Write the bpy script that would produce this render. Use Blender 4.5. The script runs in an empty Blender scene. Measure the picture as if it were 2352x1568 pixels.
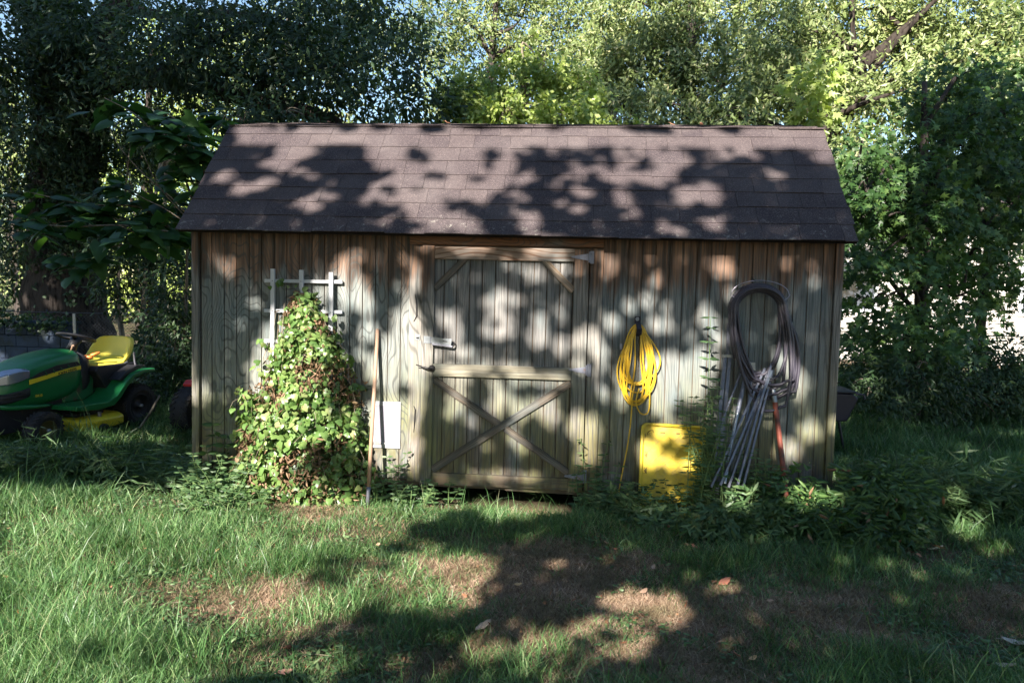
import bpy, math, random
import numpy as np
from mathutils import Vector, Matrix
random.seed(7); rng = np.random.default_rng(11)
PI = math.pi
sc = bpy.context.scene
C = sc.collection

# ------------------------------------------------------------------ camera, world, sun, exposure
CAM = np.array([3.0101, -5.6577, 1.5926]); PITCH, YAW, ROLL = 0.0653, -0.0819, 0.0240
FMM = 26.0; FPX = 2352 * FMM / 36.0
def cam_basis():
    fwd = np.array([math.sin(YAW)*math.cos(PITCH), math.cos(YAW)*math.cos(PITCH), -math.sin(PITCH)])
    right = np.array([math.cos(YAW), -math.sin(YAW), 0.0]); up = np.cross(right, fwd)
    c, s = math.cos(ROLL), math.sin(ROLL)
    return c*right + s*up, -s*right + c*up, fwd
RGT, UPV, FWD = cam_basis()
cd = bpy.data.cameras.new('camera'); cam = bpy.data.objects.new('camera', cd); C.objects.link(cam)
cd.lens = FMM; cd.sensor_width = 36.0; cd.clip_start = 0.05; cd.clip_end = 400
m = Matrix((RGT, UPV, -FWD)).transposed().to_4x4(); m.translation = Vector(CAM)
cam.matrix_world = m; sc.camera = cam
AZ, EL = math.radians(14), math.radians(29)
SUN = np.array([math.sin(AZ)*math.cos(EL), math.cos(AZ)*math.cos(EL), -math.sin(EL)])   # direction the light travels
w = bpy.data.worlds.new('World'); sc.world = w; w.use_nodes = True
nt = w.node_tree; sky = nt.nodes.new('ShaderNodeTexSky'); sky.sky_type = 'NISHITA'; sky.sun_disc = False
sky.sun_elevation = EL; sky.sun_rotation = math.atan2(-SUN[0], -SUN[1]); sky.air_density = 1.3; sky.dust_density = 0.2; sky.ozone_density = 3.0
bgn = nt.nodes['Background']; bgn.inputs['Strength'].default_value = 0.066
nt.links.new(sky.outputs[0], bgn.inputs['Color'])
sl = bpy.data.lights.new('sun', 'SUN'); sl.energy = 5.0; sl.angle = math.radians(0.53); sl.color = (1.0, 0.93, 0.84)
so = bpy.data.objects.new('sun', sl); C.objects.link(so)
so.rotation_euler = Vector(SUN).to_track_quat('-Z', 'Y').to_euler(); so.location = (-4, -14, 12)
sc.view_settings.view_transform = 'Standard'; sc.view_settings.look = 'None'
sc.view_settings.exposure = 1.9; sc.view_settings.gamma = 1.0
sc.render.engine = 'CYCLES'; sc.cycles.max_bounces = 6; sc.cycles.diffuse_bounces = 3
sc.cycles.glossy_bounces = 2; sc.cycles.transmission_bounces = 3; sc.cycles.transparent_max_bounces = 4
sc.cycles.use_denoising = True; sc.cycles.use_adaptive_sampling = True; sc.cycles.adaptive_threshold = 0.02

# layout helpers: where a sight line through photo point (u,v) (2352 px wide) meets a real plane
def at(u, v, Y=0.0):
    d = RGT*((u-1176)/FPX) - UPV*((v-784)/FPX) + FWD
    return CAM + d*((Y-CAM[1])/d[1])
def gnd(u, v, Z=0.0):
    d = RGT*((u-1176)/FPX) - UPV*((v-784)/FPX) + FWD
    return CAM + d*((Z-CAM[2])/d[2])
def project(P):
    v = np.asarray(P) - CAM; z = v@FWD
    return 1176 + FPX*(v@RGT)/z, 784 - FPX*(v@UPV)/z

# ------------------------------------------------------------------ object helpers
def tag(o, label=None, cat=None, group=None, kind=None):
    if label: o['label'] = label
    if cat: o['category'] = cat
    if group: o['group'] = group
    if kind: o['kind'] = kind
    return o
def empty(name, loc, rz=0.0, label=None, cat=None, group=None):
    o = bpy.data.objects.new(name, None); C.objects.link(o); o.location = loc; o.rotation_euler = (0, 0, rz)
    o.empty_display_size = 0.1
    return tag(o, label, cat, group)
def link(name, me, mat, parent=None, smooth=False):
    o = bpy.data.objects.new(name, me); C.objects.link(o)
    if mat is not None: me.materials.append(mat)
    if parent is not None: o.parent = parent
    if smooth: me.polygons.foreach_set('use_smooth', [True]*len(me.polygons))
    return o
class MB:
    def __init__(s): s.v = []; s.f = []
    def add(s, vs, fs):
        b = len(s.v); s.v += [tuple(map(float, p)) for p in vs]; s.f += [tuple(b+i for i in f) for f in fs]; return s
    def box(s, x0, x1, y0, y1, z0, z1):
        return s.add([(x0,y0,z0),(x1,y0,z0),(x1,y1,z0),(x0,y1,z0),(x0,y0,z1),(x1,y0,z1),(x1,y1,z1),(x0,y1,z1)],
                     [(0,3,2,1),(4,5,6,7),(0,1,5,4),(1,2,6,5),(2,3,7,6),(3,0,4,7)])
    def bar(s, a, b, wd, th, up=(0,-1,0)):
        a = np.array(a, float); b = np.array(b, float); d = b-a; d /= np.linalg.norm(d)
        n = np.array(up, float); n -= d*(n@d); n /= np.linalg.norm(n); t = np.cross(d, n)
        vs = []
        for p in (a, b):
            for i, j in ((-1,-1),(1,-1),(1,1),(-1,1)): vs.append(p + t*i*wd/2 + n*j*th/2)
        return s.add(vs, [(0,3,2,1),(4,5,6,7),(0,1,5,4),(1,2,6,5),(2,3,7,6),(3,0,4,7)])
    def tube(s, pts, r, n=8, caps=True):
        pts = [np.array(p, float) for p in pts]; k = len(pts)
        rs = r if hasattr(r, '__len__') else [r]*k
        t0 = pts[1]-pts[0]; t0 /= np.linalg.norm(t0)
        a = np.array([0,0,1.]) if abs(t0[2]) < .9 else np.array([1.,0,0]); nrm = np.cross(t0, a); nrm /= np.linalg.norm(nrm)
        vs = []
        for i in range(k):
            t = pts[min(i+1,k-1)]-pts[max(i-1,0)]; t /= np.linalg.norm(t)+1e-12
            nrm = nrm - t*(nrm@t); nrm /= np.linalg.norm(nrm)+1e-12; bn = np.cross(t, nrm)
            for j in range(n):
                th = 2*PI*j/n; vs.append(pts[i] + rs[i]*(math.cos(th)*nrm + math.sin(th)*bn))
        fs = [(i*n+j, i*n+(j+1)%n, (i+1)*n+(j+1)%n, (i+1)*n+j) for i in range(k-1) for j in range(n)]
        if caps: fs += [tuple(range(n-1,-1,-1)), tuple((k-1)*n+j for j in range(n))]
        return s.add(vs, fs)
    def lathe(s, prof, c, axis='y', n=28):       # prof: (radius, along)
        vs = []; k = len(prof)
        for r_, h in prof:
            for j in range(n):
                th = 2*PI*j/n; a, b = r_*math.cos(th), r_*math.sin(th)
                vs.append({'y': (c[0]+a, c[1]+h, c[2]+b), 'z': (c[0]+a, c[1]+b, c[2]+h), 'x': (c[0]+h, c[1]+a, c[2]+b)}[axis])
        return s.add(vs, [(i*n+j, i*n+(j+1)%n, (i+1)*n+(j+1)%n, (i+1)*n+j) for i in range(k-1) for j in range(n)])
    def prism(s, poly, y0, y1, f=lambda a, b, y: (a, y, b)):
        n = len(poly); vs = [f(a, b, y0) for a, b in poly] + [f(a, b, y1) for a, b in poly]
        return s.add(vs, [tuple(range(n)), tuple(range(2*n-1, n-1, -1))] + [(i, i+n, (i+1)%n+n, (i+1)%n) for i in range(n)])
    def loft(s, secs, caps=True):
        n = len(secs[0]); vs = [p for q in secs for p in q]
        fs = [(i*n+j, i*n+(j+1)%n, (i+1)*n+(j+1)%n, (i+1)*n+j) for i in range(len(secs)-1) for j in range(n)]
        if caps: fs += [tuple(range(n-1,-1,-1)), tuple((len(secs)-1)*n+j for j in range(n))]
        return s.add(vs, fs)
    def build(s, name, mat, parent=None, smooth=False, bevel=0.0, sub=0, seg=2):
        me = bpy.data.meshes.new(name); me.from_pydata(s.v, [], s.f); me.validate()
        import bmesh
        bm = bmesh.new(); bm.from_mesh(me); bmesh.ops.recalc_face_normals(bm, faces=bm.faces); bm.to_mesh(me); bm.free()
        o = link(name, me, mat, parent, smooth or sub > 0 or bevel > 0)
        if bevel > 0:
            b = o.modifiers.new('bevel', 'BEVEL'); b.width = bevel; b.segments = seg; b.limit_method = 'ANGLE'; b.harden_normals = True
        if sub: su = o.modifiers.new('sub', 'SUBSURF'); su.levels = su.render_levels = sub
        return o
def np_mesh(name, V, faces, mat, parent=None, smooth=True):   # faces: list of (m,k) int arrays
    me = bpy.data.meshes.new(name); me.vertices.add(len(V)); me.vertices.foreach_set('co', np.ascontiguousarray(V, dtype=np.float32).ravel())
    tot = np.concatenate([np.full(len(f), f.shape[1]) for f in faces]); lp = np.concatenate([f.ravel() for f in faces])
    me.loops.add(len(lp)); me.loops.foreach_set('vertex_index', lp.astype(np.int32)); me.polygons.add(len(tot))
    st = np.concatenate([[0], np.cumsum(tot)[:-1]]); me.polygons.foreach_set('loop_start', st.astype(np.int32))
    me.polygons.foreach_set('loop_total', tot.astype(np.int32)); me.update(calc_edges=True)
    return link(name, me, mat, parent, smooth)

# ------------------------------------------------------------------ materials
class G:
    def __init__(s, name, rough=0.8, spec=0.3, metal=0.0):
        s.m = bpy.data.materials.new(name); s.m.use_nodes = True; s.t = s.m.node_tree; s.n = s.t.nodes
        s.p = s.n['Principled BSDF']; s.set(s.p, 'Roughness', rough); s.set(s.p, 'Specular IOR Level', spec); s.set(s.p, 'Metallic', metal)
        s.tc = s.n.new('ShaderNodeTexCoord')
    def set(s, nd, k, v):
        if hasattr(v, 'is_output') or isinstance(v, bpy.types.NodeSocket): s.t.links.new(v, nd.inputs[k])
        else: nd.inputs[k].default_value = v
    def map(s, sc_, src=None, loc=(0,0,0), rot=(0,0,0)):
        q = s.n.new('ShaderNodeMapping'); s.set(q, 'Vector', src or s.tc.outputs['Object']); s.set(q, 'Scale', sc_); s.set(q, 'Location', loc); s.set(q, 'Rotation', rot); return q.outputs[0]
    def noise(s, vec, scale=1., detail=3., rough=.55, dist=0.):
        q = s.n.new('ShaderNodeTexNoise'); s.set(q,'Vector',vec); s.set(q,'Scale',scale); s.set(q,'Detail',detail); s.set(q,'Roughness',rough); s.set(q,'Distortion',dist); return q.outputs['Fac']
    def vor(s, vec, scale, feat='F1'):
        q = s.n.new('ShaderNodeTexVoronoi'); q.feature = feat; s.set(q,'Vector',vec); s.set(q,'Scale',scale); return q.outputs['Distance']
    def M(s, op, a, b=0., c=0., clamp=False):
        q = s.n.new('ShaderNodeMath'); q.operation = op; q.use_clamp = clamp
        for i, x in enumerate((a, b, c)): s.set(q, i, x)
        return q.outputs[0]
    def ss(s, x, a, b):
        q = s.n.new('ShaderNodeMapRange'); q.interpolation_type = 'SMOOTHSTEP'; s.set(q,0,x); s.set(q,1,a); s.set(q,2,b); return q.outputs[0]
    def mix(s, f, a, b, mode='MIX'):
        q = s.n.new('ShaderNodeMix'); q.data_type = 'RGBA'; q.blend_type = mode; s.set(q,0,f)
        s.set(q,6,a if not isinstance(a, tuple) else (*a,1)[:4]); s.set(q,7,b if not isinstance(b, tuple) else (*b,1)[:4]); return q.outputs[2]
    def xyz(s, src=None):
        q = s.n.new('ShaderNodeSeparateXYZ'); s.set(q,0,src or s.tc.outputs['Object']); return q.outputs
    def rnd(s):
        q = s.n.new('ShaderNodeNewGeometry'); return q.outputs['Random Per Island']
    def ramp(s, f, stops):
        q = s.n.new('ShaderNodeValToRGB'); e = q.color_ramp.elements
        while len(e) < len(stops): e.new(0.5)
        for i, (p, c) in enumerate(stops): e[i].position = p; e[i].color = (*c, 1)
        s.set(q, 0, f); return q.outputs[0]
    def bump(s, h, strength=.3, dist=.01):
        q = s.n.new('ShaderNodeBump'); s.set(q,'Height',h); s.set(q,'Strength',strength); s.set(q,'Distance',dist); s.set(s.p,'Normal',q.outputs[0])
    def col(s, c): s.set(s.p, 'Base Color', c if not isinstance(c, tuple) else (*c,1)[:4]); return s.m

def plain(name, c, rough=.5, spec=.4, metal=0., var=.25, scale=6., dirt=None, dscale=5., dth=(.5,.65)):
    g = G(name, rough, spec, metal); n = g.noise(g.map((1,1,1)), scale, 5, .65)
    col = g.mix(n, tuple(x*(1-var) for x in c), tuple(min(1,x*(1+var)) for x in c))
    if dirt: col = g.mix(g.ss(g.noise(g.map((1,1,1), loc=(3,1,2)), dscale, 6, .7), *dth), col, dirt)
    g.set(g.p, 'Roughness', g.M('ADD', g.M('MULTIPLY', g.noise(g.map((1,1,1)), scale*3, 4), .25), rough-.1, clamp=True))
    g.bump(g.noise(g.map((1,1,1)), 90, 4), .12, .003)
    return g.col(col)

def wood(name, axis='z', base=(.155,.18,.175), light=(.30,.295,.27), dark=(.075,.075,.07), rings=30., ringamt=.72, across=1.0, along=.40, stain=True, algae=.8, hue=0.):
    """weathered lumber: grain along `axis`, wavy annual-ring lines, fibres, rain-protected orange top, green foot"""
    g = G(name, .85, .15); x, y, z = g.xyz()
    L = {'z': (across, across, along), 'x': (along, across, across)}[axis]
    warp = g.noise(g.map(L), 2.6, 2., .45)
    a = x if axis == 'z' else z
    ph = g.M('ADD', g.M('MULTIPLY', warp, rings), g.M('MULTIPLY', a, 16.0))
    ring = g.M('ABSOLUTE', g.M('SINE', g.M('MULTIPLY', ph, PI)))
    fs = {'z': (170, 170, 2.2), 'x': (2.2, 170, 170)}[axis]
    fib = g.noise(g.map(fs), 1., 3., .6)
    fs2 = {'z': (24, 24, .9), 'x': (.9, 24, 24)}[axis]
    fib2 = g.noise(g.map(fs2), 1., 3., .6)
    line = g.M('MULTIPLY', g.ss(ring, .55, .08), ringamt)
    line = g.M('MULTIPLY', line, g.ss(g.noise(g.map((1.3,1.3,.8)), 2., 2.), .22, .5))
    col = g.mix(g.ss(fib2, .25, .75), base, light)
    blot = g.noise(g.map((1,1,.6) if axis == 'z' else (.6,1,1)), 3.2, 4, .6)
    col = g.mix(g.M('MULTIPLY', g.ss(blot, .45, .7), .7), col, (.14,.18,.185))
    col = g.mix(g.M('MULTIPLY', g.ss(g.noise(g.map((4,4,1.1) if axis == 'z' else (1.1,4,4), loc=(5,2,7)), 1.3, 5, .7), .56, .70), .55), col, (.10,.085,.065))
    if algae > 0:
        am = g.M('MULTIPLY', g.ss(z, 1.3, .25), g.ss(g.noise(g.map((2.6,2.6,1.2)), 1.6, 4, .65), .34, .56))
        col = g.mix(g.M('MULTIPLY', am, algae), col, (.19,.185,.055))
        dm = g.M('MULTIPLY', g.ss(z, .80, .14), g.ss(g.noise(g.map((9,9,3)), 1., 4, .6), .34, .62))
        col = g.mix(g.M('MULTIPLY', dm, .85), col, (.11,.075,.05))
    if stain:
        edge = g.M('ADD', g.M('MULTIPLY', g.noise(g.map((13,13,.8)), 1., 4, .7), -.85), g.M('MULTIPLY', g.noise(g.map((1.2,1.2,.5)), 1., 2), -.35))
        sm = g.ss(g.M('ADD', z, g.M('MULTIPLY', edge, -1.)), 2.17, 2.38)
        brown = g.mix(g.ss(fib2, .35, .65), (.06,.030,.018), (.25,.135,.08))
        col = g.mix(g.M('MULTIPLY', sm, .88), col, brown)
    col = g.mix(line, col, dark)
    col = g.mix(g.M('MULTIPLY', g.ss(fib, .55, .34), .75), col, tuple(c*.45 for c in base))
    # knots
    kv = g.n.new('ShaderNodeTexVoronoi'); g.set(kv, 'Vector', g.map((1,1,.5) if axis == 'z' else (.5,1,1))); g.set(kv, 'Scale', 3.1)
    col = g.mix(g.M('MULTIPLY', g.ss(kv.outputs['Distance'], .05, .02), .7), col, (.07,.045,.035))
    g.bump(g.M('ADD', g.M('MULTIPLY', fib, .6), g.M('MULTIPLY', ring, .5)), .55, .004)
    return g.col(col)

MAT = {}
MAT['siding'] = wood('weathered_siding')
MAT['siding_straight'] = wood('weathered_siding_straight', along=.07, across=1.3, rings=34, ringamt=.45, base=(.15,.172,.172), light=(.285,.28,.26))
MAT['door_board'] = wood('door_board_wood', along=.07, across=1.3, rings=30, ringamt=.5, base=(.15,.148,.145), light=(.28,.262,.245), stain=False, algae=.75)
MAT['trim_v'] = wood('trim_upright_wood', along=.2, rings=14, ringamt=.65, base=(.18,.172,.155), light=(.32,.295,.265), stain=True, algae=.85)
MAT['trim_h'] = wood('trim_rail_wood', 'x', along=.25, rings=9, ringamt=.5, base=(.19,.172,.14), light=(.31,.28,.23), stain=False, algae=.7)
MAT['rail_top'] = wood('top_rail_wood', 'x', along=.3, rings=10, ringamt=.8, base=(.27,.18,.13), light=(.39,.28,.21), dark=(.12,.055,.03), stain=False, algae=0)
MAT['header'] = wood('header_wood', 'x', base=(.20,.10,.06), light=(.30,.16,.09), stain=False, algae=0)
def loc_wood(name, base=(.10,.08,.062), light=(.19,.155,.12)): return wood(name, 'x', along=.2, rings=6, base=base, light=light, stain=False, algae=0)
MAT['brace'] = loc_wood('brace_wood')
MAT['brace_warm'] = loc_wood('brace_warm_wood', (.25,.18,.12), (.37,.28,.2))
MAT['underside'] = plain('dark_underside', (.02,.016,.014), .9, .1)  # near-black colour stands in for shade in the gap under the door
MAT['groove'] = plain('groove_shadow_wood', (.13,.10,.075), .9, .1)
def shingle_mat():
    g = G('asphalt_shingle', .92, .25); r = g.rnd()
    gr = g.M('ADD', g.M('MULTIPLY', g.noise(g.map((1,1,1)), 420, 2, .8), .45), g.M('MULTIPLY', g.noise(g.map((1,1,1)), 110, 3, .8), .55)); big = g.noise(g.map((1,1,1)), 2.2, 5, .6)
    c = g.mix(r, (.040,.031,.035), (.064,.050,.051)); c = g.mix(g.M('MULTIPLY', g.ss(big,.4,.7), .5), c, (.105,.088,.087))
    c = g.mix(g.M('MULTIPLY', g.ss(gr,.5,.66), .7), c, (.26,.205,.19)); c = g.mix(g.M('MULTIPLY', g.ss(gr,.46,.32), .6), c, (.03,.024,.024))
    z = g.xyz()[2]
    li = g.M('MULTIPLY', g.ss(g.noise(g.map((1,1,1)), 22, 6, .75), .56, .66), g.ss(z, 2.35, 2.02))
    c = g.mix(g.M('MULTIPLY', li, .5), c, (.33,.31,.27))
    g.bump(gr, .6, .004); return g.col(c)
MAT['shingle'] = shingle_mat()
MAT['galv'] = plain('galvanised_steel', (.26,.28,.30), .38, .5, .8, .15, 14, (.25,.24,.23), 9, (.58,.72))
MAT['hinge'] = plain('grey_painted_hinge', (.20,.21,.26), .5, .5, .3, .2, 20, (.22,.11,.06), 12, (.6,.7))
MAT['blackmetal'] = plain('black_metal', (.025,.022,.022), .45, .5, .2)
MAT['white'] = plain('white_paint', (.52,.53,.55), .45, .4, 0, .06, 7, (.52,.50,.47), 8, (.6,.8))
MAT['whiteplastic'] = plain('white_plastic', (.34,.34,.35), .35, .5, 0, .05, 6, (.24,.21,.17), 9, (.5,.7))
MAT['flap'] = plain('translucent_flap', (.22,.21,.245), .25, .5, 0, .06, 5)
MAT['cord'] = plain('yellow_cord', (.62,.38,.025), .38, .5, 0, .12, 8)
MAT['strap'] = plain('black_rubber_strap', (.022,.02,.03), .5, .4)
MAT['hose'] = plain('grey_rubber_hose', (.045,.040,.056), .42, .5, 0, .2, 9, (.12,.11,.115), 4, (.55,.75))
MAT['wire'] = plain('hanger_wire', (.30,.28,.33), .4, .5, .7)
MAT['lid'] = plain('yellow_plastic', (.60,.43,.02), .42, .45, 0, .06, 3, (.40,.29,.06), 7, (.46,.70))
MAT['lidink'] = plain('dark_mould_mark', (.16,.11,.02), .7)
MAT['pole'] = plain('weathered_aluminium', (.13,.14,.175), .45, .5, .4, .25, 10, (.20,.19,.22), 14, (.5,.65))
MAT['rust'] = plain('rusty_red_pipe', (.23,.062,.038), .6, .4, .1, .35, 12, (.09,.04,.03), 10, (.5,.65))
MAT['handle'] = plain('worn_wood_handle', (.34,.22,.15), .6, .3, 0, .3, 16)
MAT['ferrule'] = plain('steel_ferrule', (.24,.24,.28), .45, .5, .6)
MAT['green'] = plain('green_paint', (.012,.155,.045), .3, .6, 0, .15, 4, (.035,.075,.035), 7, (.6,.8))
MAT['greendull'] = plain('green_floor_pan', (.02,.13,.05), .5, .4, 0, .2, 6, (.09,.07,.045), 7, (.52,.68))
MAT['yellow'] = plain('yellow_paint', (.78,.60,.03), .38, .5, 0, .1, 4, (.30,.24,.06), 6, (.62,.8))
MAT['seat'] = plain('yellow_vinyl', (.80,.66,.08), .42, .45, 0, .06, 4, (.45,.36,.10), 8, (.62,.8))
MAT['tyre'] = plain('tyre_rubber', (.022,.022,.026), .75, .3, 0, .3, 12, (.06,.05,.04), 6, (.5,.7))
MAT['blackplastic'] = plain('black_plastic', (.018,.018,.022), .5, .45, 0, .3, 9, (.05,.04,.035), 8, (.55,.7))
MAT['lens'] = plain('headlight_lens', (.34,.37,.44), .15, .8, .65, .2, 18)
MAT['rimdull'] = plain('dirty_rim', (.10,.085,.03), .6, .3, .2, .3, 9)
MAT['orange'] = plain('orange_plastic', (.75,.22,.05), .4)
MAT['red'] = plain('red_paint', (.45,.02,.02), .4)
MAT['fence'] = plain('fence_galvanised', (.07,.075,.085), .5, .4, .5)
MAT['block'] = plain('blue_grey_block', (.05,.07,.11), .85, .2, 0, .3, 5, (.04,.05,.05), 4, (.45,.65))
def bark(name, a, b):
    g = G(name, .95, .1); n = g.noise(g.map((9,9,1.6)), 1.2, 5, .65); v = g.vor(g.map((11,11,2.2)), 1.3)
    c = g.mix(g.ss(v,.1,.5), a, b); c = g.mix(g.ss(n,.5,.7), c, tuple(x*.5 for x in a)); g.bump(g.M('ADD', v, n), .9, .03); return g.col(c)
MAT['bark'] = bark('oak_bark', (.022,.018,.016), (.06,.05,.044))
MAT['bark_red'] = bark('reddish_bark', (.018,.014,.012), (.045,.036,.030))
MAT['stem'] = bark('stem_bark', (.12,.10,.075), (.24,.20,.15))
MAT['greenstem'] = plain('green_stem', (.10,.16,.05), .7)
def leafmat(name, stops, trans=.35, rough=.45, spec=.4, big=.6):
    g = G(name, rough, spec); r = g.rnd()
    c = g.ramp(r, stops)
    n = g.noise(g.map((1,1,1)), big, 3, .6); c = g.mix(g.ss(n,.35,.65), c, g.mix(1., c, (.48,.54,.44), 'MULTIPLY'))
    g.col(c); t = g.n.new('ShaderNodeBsdfTranslucent'); g.set(t, 'Color', g.mix(1., c, (1.25,1.25,.55), 'MULTIPLY'))
    ms = g.n.new('ShaderNodeMixShader'); g.set(ms, 0, trans); g.t.links.new(g.p.outputs[0], ms.inputs[1]); g.t.links.new(t.outputs[0], ms.inputs[2])
    g.t.links.new(ms.outputs[0], g.n['Material Output'].inputs[0]); return g.m
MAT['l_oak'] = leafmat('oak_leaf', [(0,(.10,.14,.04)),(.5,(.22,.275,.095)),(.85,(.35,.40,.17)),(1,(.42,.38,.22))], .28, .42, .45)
MAT['l_far'] = leafmat('distant_leaf', [(0,(.03,.05,.02)),(1,(.10,.13,.055))], .2)
MAT['l_shade'] = leafmat('opaque_oak_leaf', [(0,(.03,.05,.02)),(1,(.06,.08,.03))], .06)
MAT['l_oak_shaded'] = leafmat('shaded_oak_leaf', [(0,(.03,.06,.025)),(.6,(.05,.095,.038)),(1,(.09,.14,.06))])  # leaf colour darkened to carry the shade these plants stand in
MAT['l_lime'] = leafmat('young_yellow_green_leaf', [(0,(.30,.40,.08)),(.6,(.44,.54,.15)),(1,(.56,.60,.24))], .4, .4, .5)
MAT['l_gum'] = leafmat('sweetgum_leaf', [(0,(.04,.09,.03)),(.6,(.075,.155,.045)),(1,(.16,.25,.07))], .35)
MAT['l_big'] = leafmat('large_leaf', [(0,(.03,.085,.03)),(.6,(.045,.12,.04)),(1,(.09,.19,.05))], .4)
MAT['l_vine'] = leafmat('vine_leaf', [(0,(.09,.17,.045)),(.4,(.15,.26,.07)),(.8,(.25,.35,.11)),(1,(.38,.42,.18))], .3, .38, .5, 3.)
MAT['l_dead'] = leafmat('dead_leaf', [(0,(.11,.06,.035)),(.5,(.22,.13,.08)),(1,(.36,.23,.15))], .15, .7, .2, 5.)
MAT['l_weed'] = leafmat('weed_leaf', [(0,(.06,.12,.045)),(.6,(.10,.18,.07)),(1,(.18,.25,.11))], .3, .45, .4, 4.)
MAT['grass'] = leafmat('grass_blade', [(0,(.05,.125,.04)),(.55,(.115,.24,.08)),(.9,(.24,.36,.14)),(1,(.42,.42,.25))], .3, .42, .45, 1.5)
MAT['straw'] = leafmat('dead_grass_blade', [(0,(.15,.09,.06)),(.5,(.34,.23,.155)),(1,(.52,.39,.28))], .2, .6, .3, 3.)
MAT['litter'] = leafmat('litter_leaf', [(0,(.16,.06,.03)),(.5,(.30,.13,.07)),(1,(.42,.27,.17))], .15, .6, .3, 5.)

# ------------------------------------------------------------------ leaf and blade builders
def unit(a): return a/np.maximum(np.linalg.norm(a, axis=-1, keepdims=True), 1e-9)
T_DIA = (np.array([(0,0,0),(.42,.5,-.10),(1,0,0),(.42,-.5,-.10)]), [np.array([(0,1,2)]), np.array([(0,2,3)])])
T_OVA = (np.array([(0,0,0),(.22,.42,-.10),(.6,.36,-.10),(1,0,-.12),(.6,-.36,-.10),(.22,-.42,-.10),(.25,0,.02),(.62,0,.0)]),
         [np.array([(0,6,1),(7,3,2),(0,5,6),(7,4,3)]), np.array([(6,7,2,1),(6,5,4,7)])])
T_HEART = (np.array([(.08,0,0),(-.08,.30,-.06),(.22,.52,-.09),(.62,.33,-.08),(1,0,-.14),(.62,-.33,-.08),(.22,-.52,-.09),(-.08,-.30,-.06),(.35,0,.03),(.7,0,.01)]),
         [np.array([(0,2,1),(0,8,2),(9,4,3),(0,7,6),(0,6,8),(9,5,4)]), np.array([(8,9,3,2),(8,6,5,9)])])
_st = [(0,0,0)]
for k, (r_, a_) in enumerate([(.35,-150),(.62,-105),(.30,-80),(.85,-52),(.36,-26),(1,0),(.36,26),(.85,52),(.30,80),(.62,105),(.35,150)]):
    _st.append((.35+.65*r_*math.cos(math.radians(a_)), .6*r_*math.sin(math.radians(a_)), -.08*r_))
T_STAR = (np.array([(.35,0,.03)]+_st[1:]), [np.array([(0,i,i+1) for i in range(1,11)]+[(0,11,1)])])
T_LANCE = (np.array([(0,0,0),(.3,.5,-.12),(.65,.42,-.16),(1,0,-.28),(.65,-.42,-.16),(.3,-.5,-.12)]), [np.array([(0,2,1),(0,5,4)]), np.array([(0,4,3,2)])])
def leaf_arrays(tpl, P, D, N, L, W):
    tv, tf = tpl; n = len(P); D = unit(D); S = unit(np.cross(N, D)); N2 = np.cross(D, S)
    L = np.broadcast_to(L, n); W = np.broadcast_to(W, n)
    V = P[:,None,:] + tv[None,:,0,None]*L[:,None,None]*D[:,None,:] + tv[None,:,1,None]*W[:,None,None]*S[:,None,:] + tv[None,:,2,None]*L[:,None,None]*N2[:,None,:]
    k = len(tv); off = np.arange(n)[:,None,None]*k
    return V.reshape(-1,3), [(f[None]+off).reshape(-1, f.shape[1]) for f in tf]
def leaves(name, tpl, P, D, N, L, W, mat, parent=None):
    V, F = leaf_arrays(tpl, np.asarray(P), np.asarray(D), np.asarray(N), L, W)
    return np_mesh(name, V, F, mat, parent, smooth=False)
def rnd_dirs(n): return unit(rng.normal(size=(n,3)))
def blades(name, P, H, Wd, az, lean, mat, parent=None):
    n = len(P); ts = np.array([0,.35,.7,1.]); ws = np.array([1,.85,.55,0.])
    d = np.stack([np.cos(az), np.sin(az), 0*az], 1); s = np.stack([-np.sin(az), np.cos(az), 0*az], 1)
    rt = rng.uniform(0, 2*PI, n); s = np.stack([np.cos(rt), np.sin(rt), 0*rt], 1)
    rows = []
    for t, ww in zip(ts, ws):
        hor = lean*t**1.7; ver = t*np.sqrt(np.maximum(.06, 1-(lean*t**.8)**2*.8))
        c = P + d*(hor*H)[:,None] + np.array([0,0,1.])*(ver*H)[:,None]
        if ww > 0: rows += [c - s*(Wd*ww/2)[:,None], c + s*(Wd*ww/2)[:,None]]
        else: rows += [c]
    V = np.stack(rows, 1).reshape(-1,3); off = np.arange(n)[:,None,None]*7
    q = np.array([(0,1,3,2),(2,3,5,4)]); t3 = np.array([(4,5,6)])
    return np_mesh(name, V, [(q[None]+off).reshape(-1,4), (t3[None]+off).reshape(-1,3)], mat, parent, smooth=False)

# ------------------------------------------------------------------ ground
BARE = [(*gnd(u, v)[:2], r, s) for u, v, r, s in [(1290,1285,.42,1.1),(1230,1345,.5,.95),(1060,1335,.45,.8),(940,1355,.35,.7),(640,1365,.26,.62),(520,1380,.22,.6),
        (380,1385,.2,.5),(830,1310,.16,.9),(1200,1420,.5,.8),(1450,1390,.38,.9),(1540,1440,.35,.8),(1400,1500,.4,.7),(1850,1370,.4,.9),(1750,1400,.4,.8),(1900,1430,.35,.9),
        (2290,1400,.35,.8),(2080,1270,.22,.6),(1210,1160,.22,1.1),(1320,1160,.22,.9),(1000,1145,.2,.9),(720,1165,.3,1.),(1560,1540,.4,.8),(980,1480,.4,.4)]]
def bare(x, y):
    f = np.zeros_like(x)
    for bx, by, r, s in BARE: f = np.maximum(f, s*np.exp(-(((x-bx)/ (r*1.05))**2+((y-by)/(r*.8))**2)))
    n = .25*np.sin(x*7.3+1.7*np.sin(y*9.1))+.22*np.sin(y*11.7+2.1*np.sin(x*8.7))+.12*np.sin(x*23+y*19)
    return np.clip(f + n*.5*(f > .12), 0, 1.2)
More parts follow.
